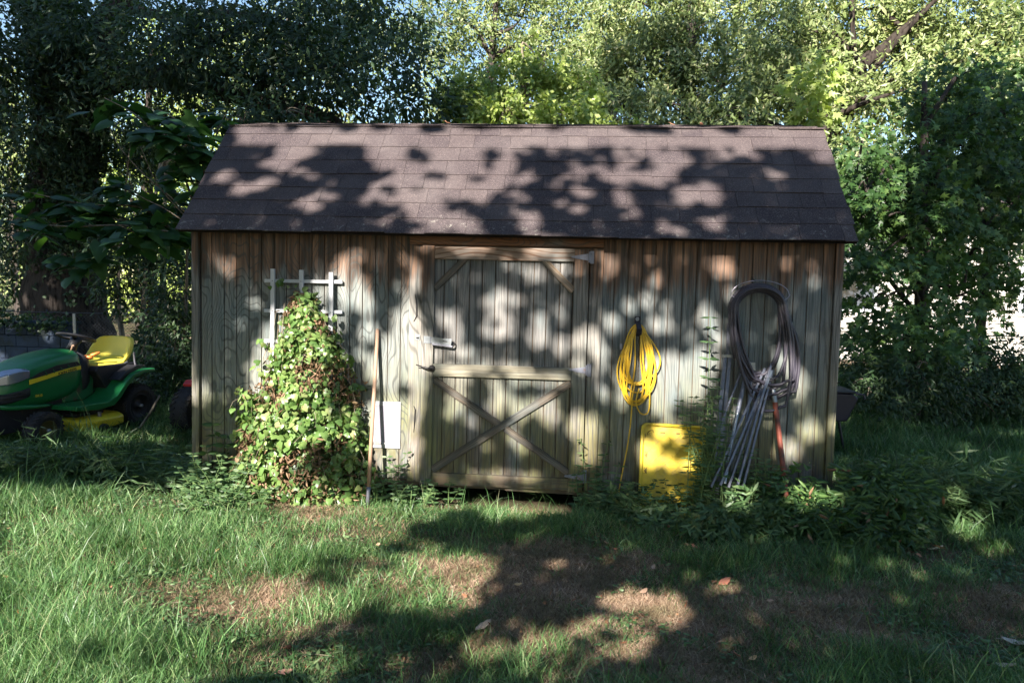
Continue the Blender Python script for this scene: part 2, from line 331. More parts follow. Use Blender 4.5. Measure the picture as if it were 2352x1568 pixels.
def gz(x, y):
    z = .018*np.sin(x*1.9+.6)*np.cos(y*2.3) + .012*np.sin(x*5.1+y*3.7) + .010*np.sin(y*7.7-x*2.2)
    near = np.clip((y+.6)/.5, 0, 1)*np.clip((1.2-y)/.5, 0, 1)*np.clip((x+.6)/.5,0,1)*np.clip((5.6-x)/.5,0,1)
    z = z*(1-near) - .085*near
    return z - np.clip(y-4, 0, 40)*.012
g = G('soil_and_turf', .95, .15); gx, gy, _ = g.xyz()
n1 = g.noise(g.map((1,1,1)), 1.4, 5, .65); n2 = g.noise(g.map((1,1,1)), 60, 4, .7); n3 = g.noise(g.map((1,1,1)), 9, 5, .7)
cc = g.mix(n3, (.055,.045,.03), (.13,.085,.055)); cc = g.mix(g.ss(n2,.5,.7), cc, (.22,.15,.10)); cc = g.mix(g.ss(n1,.35,.7), cc, g.mix(n2, (.03,.045,.018), (.06,.075,.03)))
at_ = g.n.new('ShaderNodeAttribute'); at_.attribute_name = 'bare'
soil = g.mix(n2, (.18,.105,.08), (.42,.275,.21)); soil = g.mix(g.ss(n3,.45,.65), soil, (.25,.15,.11))
cc = g.mix(at_.outputs['Fac'], cc, soil); g.bump(g.M('ADD', n2, n3), .7, .02); MAT['ground'] = g.col(cc)
def ground():
    xs = np.concatenate([-np.geomspace(150, 10, 14), np.linspace(-9, 13, 353), np.geomspace(15, 150, 14)])
    ys = np.concatenate([-np.geomspace(120, 8, 12), np.linspace(-6.5, 12, 297), np.geomspace(13, 200, 16)])
    X, Y = np.meshgrid(xs, ys); nx, ny = len(xs), len(ys)
    V = np.stack([X, Y, gz(X, Y)], -1).reshape(-1,3)
    i = np.arange(nx*ny).reshape(ny, nx); F = np.stack([i[:-1,:-1], i[:-1,1:], i[1:,1:], i[1:,:-1]], -1).reshape(-1,4)
    o = np_mesh('ground', V, [F], MAT['ground']); a = o.data.attributes.new('bare', 'FLOAT', 'POINT')
    a.data.foreach_set('value', np.clip(bare(V[:,0], V[:,1])*.95, 0, 1).astype(np.float32)); tag(o, kind='structure')
ground()

# ------------------------------------------------------------------ shed
W = 4.972; YE, ZE, YB, ZB, YR, ZR, YBK = -.155, 2.015, .73, 2.985, 1.5, 3.175, 3.0
shed = empty('shed', (0,0,0), 0, 'weathered wooden garden shed with brown shingled barn roof and braced door', 'shed')
def boards(xs, x0, x1, z0, z1, y0, th, gap=.0065):
    b = MB(); e = [x0] + [x for x in xs if x0+.015 < x < x1-.015] + [x1]
    for i in range(len(e)-1):
        l = e[i] + (gap/2 if i else 0); r = e[i+1] - (gap/2 if i < len(e)-2 else 0); b.box(l, r, y0, y0+th, z0, z1)
    return b
boards([.048+.1016*k for k in range(18)], .064, 1.742, .115, 2.03, 0, .011).build('front_siding', MAT['siding'], shed, bevel=.0015, seg=1)
boards([3.3115+.1016*k for k in range(17)], 3.226, 4.917, .06, 2.03, 0, .011).build('front_siding', MAT['siding_straight'], shed, bevel=.0015, seg=1)
MB().box(.056, W-.056, .0112, .02, .06, 2.05).build('siding_backing', MAT['groove'], shed)
# end walls (gambrel outline), back wall, floor frame
gam = [(.021,.12),(YBK-.02,.12),(YBK-.02,2.0),(YBK-.75,ZB-.06),(YR,ZR-.06),(YB+.03,ZB-.06),(.021,2.03)]
for x0, x1, nm in ((.012,.03,'end_wall'),(W-.03,W-.012,'end_wall')):
    MB().prism(gam, x0, x1, f=lambda a, b, y: (y, a, b)).build(nm, MAT['siding'], shed)
MB().box(.031, W-.031, YBK-.019, YBK-.005, .12, 2.03).build('back_wall', MAT['siding'], shed)
f_ = MB()
for yy in (.95, 1.8, 2.8): f_.box(.1, W-.1, yy, yy+.09, -.08, .06)
f_.box(.06, W-.06, .03, YBK-.06, .0605, .10)
f_.build('floor_frame', MAT['underside'], shed)
MB().add([(2.52,-.012,.060),(3.33,-.012,.048),(3.33,.010,.048),(2.52,.010,.060),(2.52,-.012,.083),(3.33,-.012,.093),(3.33,.010,.093),(2.52,.010,.083)],
         [(0,3,2,1),(4,5,6,7),(0,1,5,4),(1,2,6,5),(2,3,7,6),(3,0,4,7)]).build('threshold_strip', MAT['trim_h'], shed)
MB().box(-.006, .050, -.026, .011, .115, 2.03).build('corner_trim', MAT['trim_v'], shed, bevel=.002)
MB().box(W-.052, W+.004, -.026, .011, .10, 2.03).build('corner_trim', MAT['trim_v'], shed, bevel=.002)
MB().box(1.744, 1.842, -.024, .011, .10, 1.945).build('door_jamb', MAT['trim_v'], shed, bevel=.003)
MB().box(3.124, 3.224, -.024, .011, .085, 1.94).build('door_jamb', MAT['trim_v'], shed, bevel=.003)
MB().box(1.744, 3.224, -.030, .011, 1.948, 2.04).build('door_header', MAT['header'], shed, bevel=.003)
MB().box(-.03, W+.03, -.13, .0, 2.042, 2.055).build('soffit', MAT['header'], shed)
# black strips laid on the jamb, standing for the dark inside its cracks
for pts in ([(1.792,1.565),(1.803,1.50),(1.806,1.40),(1.782,1.355)], [(1.792,.70),(1.806,.67),(1.802,.58),(1.795,.49)]):
    MB().tube([(x, -.028, z) for x, z in pts], [.002,.005,.005,.002], 5).build('wood_split', MAT['blackmetal'], shed)
# roof
def shingles():
    rf = MB(); S_ = np.array([0, YB-YE, ZB-ZE]); Ls = np.linalg.norm(S_); S_ /= Ls; Nn = np.array([0, -S_[2], S_[1]])
    rr = random.Random(3); n = 7.6; step = Ls/n
    for k in range(8):
        s0 = k*step - .012; s1 = min((k+1)*step+.03, Ls+.01)
        x = -.052 + rr.uniform(-.006,.006); xe = W+.052
        x2 = x + rr.choice([.12,.18,.26,.30])
        while x < xe-.02:
            x2 = min(x2, xe + rr.uniform(-.012,.006)); dz = rr.uniform(-.006,.006); lf = .006 + rr.uniform(0,.004)
            g0, g1 = x+.0012, x2-.0012; vs = []
            sag = .006*math.sin(x*1.4+k)
            for (xx, ss_, hh) in ((g0,s0+dz+sag,0.001),(g1,s0+dz+sag,0.001),(g1,s1,-.004),(g0,s1,-.004),(g0,s0+dz+sag,lf),(g1,s0+dz+sag,lf*rr.uniform(.8,1.2)),(g1,s1,.002),(g0,s1,.002)):
                vs.append(np.array([xx, YE, ZE]) + S_*ss_ + Nn*(hh+.012))
            rf.add(vs, [(0,3,2,1),(4,5,6,7),(0,1,5,4),(1,2,6,5),(2,3,7,6),(3,0,4,7)])
            x = x2; x2 = x + rr.choice([.17,.21,.26,.305,.305,.34])
    return rf
roof = MB()
prof = [(YE+.004,ZE),(YB,ZB),(YR,ZR),(2*YR-YB,ZB),(2*YR-YE,ZE),(2*YR-YE-.02,ZE-.015),(2*YR-YB-.01,ZB-.03),(YR,ZR-.03),(YB+.01,ZB-.03),(YE+.02,ZE-.012)]
nn = len(prof); vs = [(-.045,a,b) for a,b in prof]+[(W+.045,a,b) for a,b in prof]
roof.add(vs, [tuple(range(nn)), tuple(range(2*nn-1,nn-1,-1))]+[(i,i+nn,(i+1)%nn+nn,(i+1)%nn) for i in range(nn)])
rf_ob = roof.build('roof', MAT['underside'], shed)
shingles().build('shingle_slope', MAT['shingle'], rf_ob)
def shingles_up(ya, za, yb, zb, name):
    rf = MB(); S_ = np.array([0, yb-ya, zb-za]); Ls = np.linalg.norm(S_); S_ /= Ls; Nn = np.array([0,-S_[2],S_[1]]) if yb > ya else np.array([0,S_[2],-S_[1]])
    if Nn[2] < 0: Nn = -Nn
    rr = random.Random(5); n = max(3, int(Ls/.16)); step = Ls/n
    for k in range(n):
        x = -.05; xe = W+.05; x2 = x+rr.choice([.15,.22,.3])
        while x < xe-.02:
            x2 = min(x2, xe); lf = .008+rr.uniform(0,.010); s0 = k*step-.02+rr.uniform(-.01,.01); s1 = (k+1)*step+.02; vs = []
            for (xx, ss_, hh) in ((x+.002,s0,0.),(x2-.002,s0,0.),(x2-.002,s1,-.004),(x+.002,s1,-.004),(x+.002,s0,lf*.8),(x2-.002,s0,lf),(x2-.002,s1,.004),(x+.002,s1,.004)):
                vs.append(np.array([xx, ya, za])+S_*ss_+Nn*(hh+.016))
            rf.add(vs, [(0,3,2,1),(4,5,6,7),(0,1,5,4),(1,2,6,5),(2,3,7,6),(3,0,4,7)])
            x = x2; x2 = x+rr.choice([.2,.26,.305])
    return rf.build(name, MAT['shingle'], rf_ob)
shingles_up(YB, ZB, YR, ZR, 'shingle_slope'); shingles_up(2*YR-YB, ZB, YR, ZR, 'shingle_slope'); shingles_up(2*YR-YE, ZE, 2*YR-YB, ZB, 'shingle_slope')
# door
door = MB(); dxs = [2.015+.0985*k for k in range(11)]
door = boards(dxs, 1.925, 3.03, .10, 1.93, -.020, .012, .007).build('door', MAT['door_board'], shed, bevel=.0012, seg=1)
MB().box(1.925, 3.03, -.0078, .0, .10, 1.93).build('door_backing', MAT['groove'], door)
MB().box(1.847, 1.942, -.050, -.0205, .088, 1.940).build('stile', MAT['trim_v'], door, bevel=.003)
MB().box(3.008, 3.116, -.050, -.0205, .080, 1.932).build('stile', MAT['trim_v'], door, bevel=.003)
MB().box(1.944, 3.006, -.048, -.0205, 1.838, 1.934).build('top_rail', MAT['rail_top'], door, bevel=.003)
MB().box(1.944, 3.006, -.049, -.0205, .940, 1.036).build('middle_rail', MAT['trim_h'], door, bevel=.003)
MB().box(1.944, 3.006, -.049, -.0205, .092, .184).build('bottom_rail', MAT['trim_h'], door, bevel=.003)
def brace(a, b, wd, mat, y, th=.022):
    y += .0045
    a = np.array(a, float); b = np.array(b, float); L = np.linalg.norm(b-a); ang = math.atan2(b[1]-a[1], b[0]-a[0])
    hw = wd/2; k = math.tan(0)
    o = MB().box(0, L, -th/2, th/2, -hw, hw).build('brace', mat, door, bevel=.003)
    o.location = (a[0], y, a[1]); o.rotation_euler = (0, -ang, 0); return o
brace((1.945,.912), (2.47,.575), .052, MAT['brace'], -.036); brace((2.51,.552), (3.006,.228), .052, MAT['brace'], -.036)
brace((1.946,.205), (3.006,.922), .056, MAT['brace'], -.0365)
brace((1.946,1.615), (2.180,1.85), .048, MAT['brace'], -.036); brace((2.775,1.845), (3.006,1.618), .050, MAT['brace_warm'], -.036)
def hinge(x, z):
    h = MB().prism([(x-.135,z-.006),(x-.135,z+.006),(x-.008,z+.026),(x-.008,z-.026)], -.0535, -.0505).build('hinge', MAT['hinge'], door, bevel=.001)
    MB().box(x+.006, x+.034, -.0535, -.0243, z-.047, z+.047).build('hinge_plate', MAT['hinge'], h, bevel=.001)
    MB().tube([(x-.001,-.054,z-.04),(x-.001,-.054,z+.04)], .0065, 8).build('hinge_pin', MAT['hinge'], h, smooth=False)
    for dx, dz in ((-.11,0),(-.07,.0),(-.03,.012),(-.03,-.012),(.02,.03),(.02,-.03)): MB().lathe([(0,-.0035),(.004,-.0025),(.005,0)], (x+dx,-.0536,z+dz), 'y', 8).build('screw', MAT['ferrule'], h)
hinge(3.118, 1.874); hinge(3.122, 1.022); hinge(3.112, .205)
hp = MB().box(1.868, 1.920, -.054, -.0505, 1.192, 1.246).build('hasp', MAT['galv'], door, bevel=.0012)
MB().bar((1.925,-.058,1.219), (2.085,-.060,1.205), .048, .003).build('hasp_strap', MAT['galv'], hp, bevel=.001)
MB().bar((2.018,-.0622,1.213), (2.052,-.0622,1.210), .007, .0015).build('hasp_slot', MAT['blackmetal'], hp)
MB().bar((1.935,-.066,1.188), (2.095,-.066,1.172), .014, .014).build('hasp_edge', MAT['ferrule'], hp, bevel=.002)
MB().tube([(2.090,-.058,1.212),(2.106,-.058,1.205),(2.106,-.058,1.182),(2.090,-.058,1.172)], .006, 6).build('hasp_hook', MAT['blackmetal'], hp)
MB().tube([(1.922,-.056,1.192),(1.922,-.056,1.246)], .005, 8).build('hasp_pin', MAT['ferrule'], hp)
st = MB().box(1.795, 1.832, -.028, -.0243, 1.212, 1.256).build('hasp_staple', MAT['galv'], shed, bevel=.001)
MB().tube([(1.805,-.028,1.234),(1.806,-.042,1.234),(1.822,-.042,1.234),(1.822,-.028,1.234)], .004, 6).build('staple_loop', MAT['blackmetal'], st)
hd = MB().lathe([(0,-.028),(.018,-.026),(.024,-.014),(.026,0)], (1.935,-.051,1.000), 'y', 16).build('door_handle', MAT['blackmetal'], door, smooth=True)
MB().tube([(1.935,-.075,.998),(1.905,-.082,1.000),(1.87,-.080,1.010),(1.815,-.072,1.026)], [.011,.009,.007,.004], 8).build('lever', MAT['blackmetal'], hd, smooth=True)
# pet door
pd = MB().box(1.455, 1.687, -.014, -.0005, .352, .723).build('pet_door', MAT['whiteplastic'], shed, bevel=.008)
fr = MB(); fr.box(1.478,1.664,-.019,-.0142,.690,.702); fr.box(1.478,1.490,-.019,-.0142,.400,.6895); fr.box(1.652,1.664,-.019,-.0142,.400,.6895); fr.box(1.478,1.664,-.022,-.0142,.384,.3995)
fr.build('inner_frame', MAT['whiteplastic'], pd, bevel=.001)
MB().box(1.4925, 1.6495, -.0165, -.0142, .402, .688).build('flap', MAT['flap'], pd)
pm = MB(); pm.box(1.52,1.60,-.0232,-.0222,.388,.392); pm.build('moulding_mark', MAT['ferrule'], pd)

# ------------------------------------------------------------------ trellis
tr = empty('trellis', (.9,-.06,0), 0, 'white wooden trellis standing against the shed wall inside the vine', 'trellis')
def tb(name, b, mat, par, bev=.0015): o = b.build(name, mat, par, bevel=bev); o.location = tuple(-c for c in par.location); return o
for x, zt in ((.669,1.736),(.898,1.732),(1.135,1.718)): tb('upright', MB().box(x-.016, x+.016, -.062, -.040, .0, zt), MAT['white'], tr)
for z, xa, xb in ((1.643,.596,1.217),(1.409,.594,1.219),(1.171,.596,1.217),(.926,.596,1.217),(.68,.596,1.217),(.43,.596,1.217)):
    tb('rail', MB().bar((xa,-.0285,z), (xb,-.0285,z+.004), .026, .022), MAT['white'], tr)
    for x in (.669,.898,1.135): tb('screw', MB().lathe([(0,-.003),(.004,-.001),(.005,0)], (x,-.0623,z), 'y', 7), MAT['ferrule'], tr, 0)

# ------------------------------------------------------------------ vine
vine = empty('climbing_vine', (.95,-.25,0), 0, 'leafy green climbing vine with brown stems covering the white trellis', 'climbing vine')
VZ = [0,.15,.3,.5,.7,.9,1.1,1.25,1.4,1.55]
VL = [.52,.47,.44,.42,.46,.64,.72,.76,.82,.88]; VR = [1.42,1.44,1.44,1.41,1.36,1.29,1.22,1.15,1.04,.95]; VD = [.40,.42,.40,.36,.32,.26,.20,.15,.10,.06]
def vine_pts(n, jit=.02):
    z = rng.uniform(0, 1, n)**1.15*1.53; l = np.interp(z,VZ,VL); r = np.interp(z,VZ,VR); d = np.interp(z,VZ,VD)
    a = rng.uniform(-.12*PI, 1.12*PI, n); rho = rng.uniform(.72, 1.04, n)
    lump = 1+.10*np.sin(a*5+z*9)+.08*np.sin(z*17+a*3)
    x = (l+r)/2 + (r-l)/2*np.cos(a)*rho*lump; y = -.05 - d*np.clip(np.sin(a)*rho*lump, -.1, 2)
    nrm = unit(np.stack([np.cos(a)/((r-l)/2+.01), -np.sin(a)/(d+.05), .25/np.ones(n)], 1))
    return np.stack([x,y,z],1)+rng.normal(size=(n,3))*jit, nrm, a
P, N_, a_ = vine_pts(4300); nn_ = unit(N_+rng.normal(size=P.shape)*.38+np.array([0,-.1,.35]))
pat = np.sin(P[:,0]*9+2*np.sin(P[:,2]*7))+np.sin(P[:,2]*11+1.3) ; keep = (pat > -.55) | (rng.random(len(P)) < .2); P, nn_ = P[keep], nn_[keep]
# a few sprays beyond the outline
ex = []
for (x0, z0, dx, dz) in ((.50,.78,-.10,.02),(.66,.93,-.12,.05),(.68,1.12,-.10,.06),(1.05,1.40,.14,-.02),(1.12,1.30,.10,-.08),(.46,.42,-.10,.02),(1.25,1.12,.07,-.1),(1.32,.85,.06,0),(.9,1.5,-.02,.08),(.7,1.62,.12,.01)):
    for t in np.linspace(0,1,7): ex.append((x0+dx*t+rng.normal()*.012, -.1-.05*(1-t)+rng.normal()*.01, z0+dz*t+rng.normal()*.015))
ex = np.array(ex); P = np.vstack([P, ex]); nn_ = np.vstack([nn_, unit(rng.normal(size=ex.shape)*.4+np.array([0,-1,.4]))])
D_ = unit(rng.normal(size=P.shape)*.7+np.array([0,-.2,-.55])); Lf = rng.uniform(.028,.07,len(P))*np.interp(P[:,2],[0,1.5],[1.1,.85])
o = leaves('foliage', T_HEART, P, D_, nn_, Lf, Lf*.95, MAT['l_vine'], vine); o.location = (-.95,.25,0)
P, N_, a_ = vine_pts(5200, .03); keep = (np.sin(P[:,0]*9+2*np.sin(P[:,2]*7))+np.sin(P[:,2]*11+1.3) < -.45) | (P[:,2] < .22) | (rng.random(len(P)) < .10); P = P[keep]
D_ = unit(rng.normal(size=P.shape)*.7+np.array([0,-.2,-.8]))
o = leaves('withered_leaves', T_OVA, P, D_, rnd_dirs(len(P)), rng.uniform(.03,.065,len(P)), rng.uniform(.010,.024,len(P)), MAT['l_dead'], vine); o.location = (-.95,.25,0)
vs_ = MB()
for i in range(70):
    x = .9+rng.normal()*.16; y = -.08-abs(rng.normal())*.08; pts = []
    for z in np.linspace(0, rng.uniform(.7,1.52), 9):
        pts.append((x*(1) + (rng.normal())*.02, y + rng.normal()*.015, z)); x += (.9-x)*.08*(z) + rng.normal()*.018; y += (-.07-y)*.1
    vs_.tube(pts, rng.uniform(.0015,.0035), 4, False)
for i in range(120):
    P1, _, _ = vine_pts(1); p = P1[0]; q = p+rng.normal(size=3)*.03+np.array([rng.normal()*.05,-.02,-.10]); vs_.tube([p, (p+q)/2+np.array([0,-.015,.02]), q], .0018, 4, False)
o = vs_.build('stem', MAT['stem'], vine); o.location = (-.95,.25,0)
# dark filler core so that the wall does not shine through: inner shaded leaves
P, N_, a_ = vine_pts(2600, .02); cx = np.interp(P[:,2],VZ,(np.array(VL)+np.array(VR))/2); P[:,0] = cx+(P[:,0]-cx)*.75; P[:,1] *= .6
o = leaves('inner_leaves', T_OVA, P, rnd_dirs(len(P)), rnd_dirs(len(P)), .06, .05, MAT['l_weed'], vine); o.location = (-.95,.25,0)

# ------------------------------------------------------------------ leaning tools and hanging things
tl = empty('garden_tool', (1.51,-.29,-.04), 0, 'long wooden tool handle leaning on the wall across the white pet door', 'garden tool')
a, b = np.array([1.497,-.017,1.29]), np.array([1.512,-.30,-.02]); off = np.array(tl.location)
o = MB().tube([a-off+ (b-a)*t for t in (0,.012,.5,.9)], [.010,.0145,.0155,.0155], 12).build('handle', MAT['handle'], tl, smooth=True)
o = MB().tube([a-off+(b-a)*t for t in (.9001,.93,1.0)], [.0170,.0165,.013], 12).build('ferrule', MAT['ferrule'], tl, smooth=True)

def coil(cx, zt, zb, wd, y, n, r, seed, cross=.3, top=.06):
    """loops of cord hanging from one point; one continuous mesh"""
    rr = np.random.default_rng(seed); mb = MB()
    for i in range(n):
        t = np.linspace(0, 2*PI, 49)[:-1]; bot = zb + rr.uniform(0, 1)**1.5*(zt-zb)*.30; sw = rr.normal()*.022; w_ = wd*rr.uniform(.55,1.0); topz = zt-rr.uniform(0,.03)
        h = (topz-bot); u = (1-np.cos(t))/2            # 0 top .. 1 bottom
        xx = cx + w_/2*np.sin(t)*(.42+.58*u**.8)*1.12 + sw*np.sin(PI*u)
        if rr.random() < cross: xx = xx + w_*.28*rr.choice([-1,1])*np.sin(PI*u)**2*np.sign(np.sin(t))*.35*-1
        zz = topz - h*u + .0*t; k_ = rr.uniform(.2,1.)
        xx = xx + .008*np.sin(3*t+i); yy = y - .012 - .028*k_*np.sin(PI*u) - .012*rr.random()
        pts = np.stack([xx, np.broadcast_to(yy, xx.shape), zz], 1)
        pts = (np.roll(pts,1,0)+pts*2+np.roll(pts,-1,0))/4
        mb.tube(list(pts)+[pts[0]], r, 8, False)
    return mb
sp = empty('hanging_strap', (3.493,-.02,1.40), 0, 'black rubber strap with round white emblem holding the yellow cord', 'strap')
o = MB().box(-.020,.020,.006,.0195,-.012,.040).build('strap_tab', MAT['strap'], sp, bevel=.003)
o = MB().tube([(0,.0,.0),(.002,-.026,-.02),(.004,-.045,-.055),(.004,-.03,-.095),(.003,0,-.105),(.003,.015,-.09)], .006, 6).build('strap_loop', MAT['strap'], sp, bevel=0); o.scale = (3.2,1,1)
ring = MB(); pr = [(.0085,0),(.0085,-.0012),(.0125,-.0012),(.0125,0)]; ring.lathe(pr, (0,.0055,.020), 'y', 20); ring.build('emblem_ring', MAT['white'], sp)
MB().box(-.002,.002,.0035,.0052,.014,.026).build('emblem_bar', MAT['white'], sp); MB().box(-.002,.014,.0035,.0052,-.004,-.001).build('emblem_line', MAT['white'], sp)
cord = empty('extension_cord', (3.493,-.03,1.37), 0, 'coiled yellow extension cord hanging on the wall right of the door', 'extension cord')
mb = coil(3.498, 1.385, .75, .275, -.012, 15, .0056, 4, .0, .09)
o = mb.build('coil', MAT['cord'], cord, smooth=True); o.location = tuple(-c for c in cord.location)
tp = [(3.49,-.05,.95),(3.475,-.055,.86),(3.470,-.05,.75),(3.465,-.05,.62),(3.447,-.05,.45),(3.42,-.06,.28),(3.398,-.075,.15),(3.385,-.10,.02),(3.40,-.16,-.03)]
lp = [(3.52,-.06,.90),(3.50,-.065,.80),(3.53,-.06,.72),(3.575,-.055,.705),(3.60,-.055,.75),(3.598,-.055,.90),(3.59,-.05,1.05)]
def smooth_path(p, n=40):
    p = np.array(p, float); t = np.linspace(0, len(p)-1, n); out = []
    for x in t:
        i = min(int(x), len(p)-2); f = x-i; p0, p1, p2, p3 = p[max(i-1,0)], p[i], p[i+1], p[min(i+2,len(p)-1)]
        out.append(.5*((2*p1)+(-p0+p2)*f+(2*p0-5*p1+4*p2-p3)*f*f+(-p0+3*p1-3*p2+p3)*f**3))
    return out
o = MB().tube(smooth_path(tp), .0052, 8).tube(smooth_path(lp), .0052, 8).build('loose_end', MAT['cord'], cord, smooth=True); o.location = tuple(-c for c in cord.location)
o = MB().box(3.366,3.382,-.065,-.045,1.19,1.235).build('plug', MAT['ferrule'], cord, bevel=.003); o.location = tuple(-c for c in cord.location)

hg = empty('hose_hanger', (4.37,0,1.70), 0, 'bent wire hose hanger on a nail high on the right wall', 'hose hanger')
arc = [(4.157,-.09,1.620)]+[(4.369+.205*math.cos(t), -.10, 1.628+.10*math.sin(t)) for t in np.linspace(PI*.98, .02, 22)]+[(4.585,-.09,1.628)]
o = MB().tube(arc, .0032, 6).tube([(4.157,-.09,1.62),(4.20,-.12,1.585),(4.225,-.13,1.572)], .0032, 6).tube([(4.585,-.09,1.628),(4.555,-.12,1.60),(4.525,-.13,1.585)], .0032, 6).build('wire_arc', MAT['wire'], hg); o.location = (-4.37,0,-1.70)
o = MB().tube([(4.33,-.002,1.735),(4.33,-.05,1.735),(4.33,-.10,1.722)], .004, 6).tube([(4.33,-.003,1.755),(4.33,-.003,1.68)], .006, 6).build('mounting_nail', MAT['blackmetal'], hg); o.location = (-4.37,0,-1.70)
hose = empty('garden_hose', (4.37,-.06,1.66), 0, 'dark grey rubber hose coiled on the wire hanger', 'garden hose')
hb = MB(); rr = np.random.default_rng(2)
for i in range(9):
    ro = .155+.0125*(i % 5); zc = 1.520; yy = -.05-.017*(i % 4)-.004*i
    bot = [1.05,1.03,.99,.90,.86,.93,.97,.78,.88][i]; bx = 4.372+[0,-.02,.03,.08,.10,.06,.11,.07,.12][i]
    arc = [(4.365+ro*math.cos(t), yy, zc+(.13+.0125*(i%5))*math.sin(t)) for t in np.linspace(0, PI, 16)]
    # left flank sweeps in to the bottom, right flank falls nearly straight and bellies out
    wl = [0,.01,-.01,-.02,.0,.02,-.03,.0,.02][i]; wr = [.02,.0,.03,.055,.075,.04,.07,.05,.09][i]
    left = [(4.365-ro+.02*s_+wl*s_*2+ (bx-.10-(4.365-ro))*s_**2.4, yy-.01*s_, zc-(zc-bot-.04)*s_) for s_ in np.linspace(.1,1,10)]
    right = [(4.365+ro+wr*math.sin(PI*s_*.8)*1.2+(bx+.10-(4.365+ro))*s_**4, yy-.012*s_, bot+.04+(zc-bot-.04)*(1-s_)) for s_ in np.linspace(1,.1,10)]
    bot_ = [(bx+.10*math.cos(t), yy-.012, bot+.04+.045*math.sin(t)) for t in np.linspace(PI*1.1, PI*1.9, 7)]
    p = right+arc+left+bot_; p.append(p[0]); hb.tube(smooth_path(p, 110), .0112, 8, False)
hb.tube(smooth_path([(4.20,-.10,1.50),(4.17,-.10,1.38),(4.18,-.10,1.25),(4.205,-.10,1.15)], 14), .0075, 8)
hb.tube(smooth_path([(4.60,-.07,1.42),(4.66,-.05,1.33),(4.675,-.05,1.22),(4.66,-.05,1.15)], 14), .006, 8)
o = hb.build('coil', MAT['hose'], hose, smooth=True); o.location = tuple(-c for c in hose.location)

def leaner(name, parts, label, cat, root):
    e = empty(name, root, 0, label, cat)
    for pn, mb, mat in parts: o = mb.build(pn, mat, e, bevel=.0015); o.location = tuple(-c for c in root)
    return e
def lp_(u, v, y): return at(u, v, y)
A0, A1, A2 = lp_(1673,742,-.03), lp_(1671,819,-.055), lp_(1644,1040,-.27)
mA = MB().bar(A0, A1, .022, .02); mA2 = MB().bar(A1+[-.017,0,0], A2+[-.018,0,-.3], .026, .022).bar(A1+[.017,0,0], A2+[.018,0,-.3], .026, .022)
leaner('folding_pole', [('inner_tube', mA, MAT['pole']),('outer_tube', mA2, MAT['pole']),('collar', MB().bar(A1+[-.036,-.002,.006], A1+[.036,-.002,.006], .022, .034), MAT['galv'])],
       'twin grey metal tubes with one slimmer tube on top, leftmost of the leaning poles', 'metal pole', tuple(A2))
B0 = lp_(1715,836,-.055)
mB1 = MB().tube([lp_(1707,842,-.06), lp_(1659,964,-.20), lp_(1640,1060,-.30)], .0085, 8); mB2 = MB().tube([lp_(1717,845,-.06), lp_(1694,948,-.17)], .017, 12)
mB3 = MB().tube([lp_(1694,948,-.1701), lp_(1680,1016,-.25), lp_(1664,1110,-.36)], .0145, 12); mB4 = MB().tube([lp_(1729,850,-.07), lp_(1712,985,-.22)], .010, 8)
leaner('folding_leg_frame', [('bracket', MB().box(B0[0]-.058,B0[0]+.058,-.075,-.03,B0[2]-.012,B0[2]+.016).box(B0[0]+.035,B0[0]+.06,-.08,-.028,B0[2]-.045,B0[2]-.0125), MAT['galv']),
      ('thin_leg', mB1, MAT['pole']),('thick_leg', mB2, MAT['pole']),('inner_leg', mB3, MAT['galv']),('side_leg', mB4, MAT['pole'])],
      'splayed grey metal legs hanging from a flat bracket, in the middle of the leaning poles', 'folding leg frame', tuple(lp_(1680,1060,-.3)))
mCs = []; mS = MB()
for k, (du0, du1, dy) in enumerate(((-20,-42,.0),(-8,-24,-.03),(2,-8,.0),(10,8,-.03),(16,20,0))):
    p0 = lp_(1766+du0*.5, [846,862,842,836,850][k], -.06+dy*.5); p1 = lp_(1700+du1, 1062, -.30+dy); mCs.append(MB().bar(p0, p1+(p1-p0)*.25, .016, .026))
p0 = lp_(1772,850,-.10); p1 = lp_(1742,930,-.17); mS.bar(p0, p1, .022, .006)
for t in (.2,.5,.8): q = p0+(p1-p0)*t; mS.bar(q+[-.03,-.006,0], q+[.03,-.006,-.006], .007, .006)
leaner('channel_bundle', [('channel', m_, MAT['pole']) for m_ in mCs]+[('slotted_plate', mS, MAT['galv'])], 'bundle of narrow grey metal channels leaning to the right, beside the rusty pipe', 'metal channels', tuple(lp_(1700,1062,-.3)))
R0, R1, R2 = lp_(1775,893,-.09), lp_(1780,924,-.115), lp_(1811,1168,-.42)
leaner('rusty_pipe', [('pipe', MB().tube([R1, (R1+R2)/2, R2+[0,0,-.05]], .0185, 14), MAT['rust']),('bare_top', MB().tube([R0, R1], .0195, 14), MAT['galv']),
      ('coupling', MB().tube([R1+(R2-R1)*.62, R1+(R2-R1)*.66], .022, 14), MAT['rust'])], 'rusty red pipe with bare silver top leaning on the right wall', 'pipe', tuple(R2))
# small loops of hose end low on the wall
hb = MB().tube(smooth_path([at(1745,868,-.03),at(1765,884,-.05),at(1785,880,-.05),at(1795,866,-.04)],12), .009, 8)

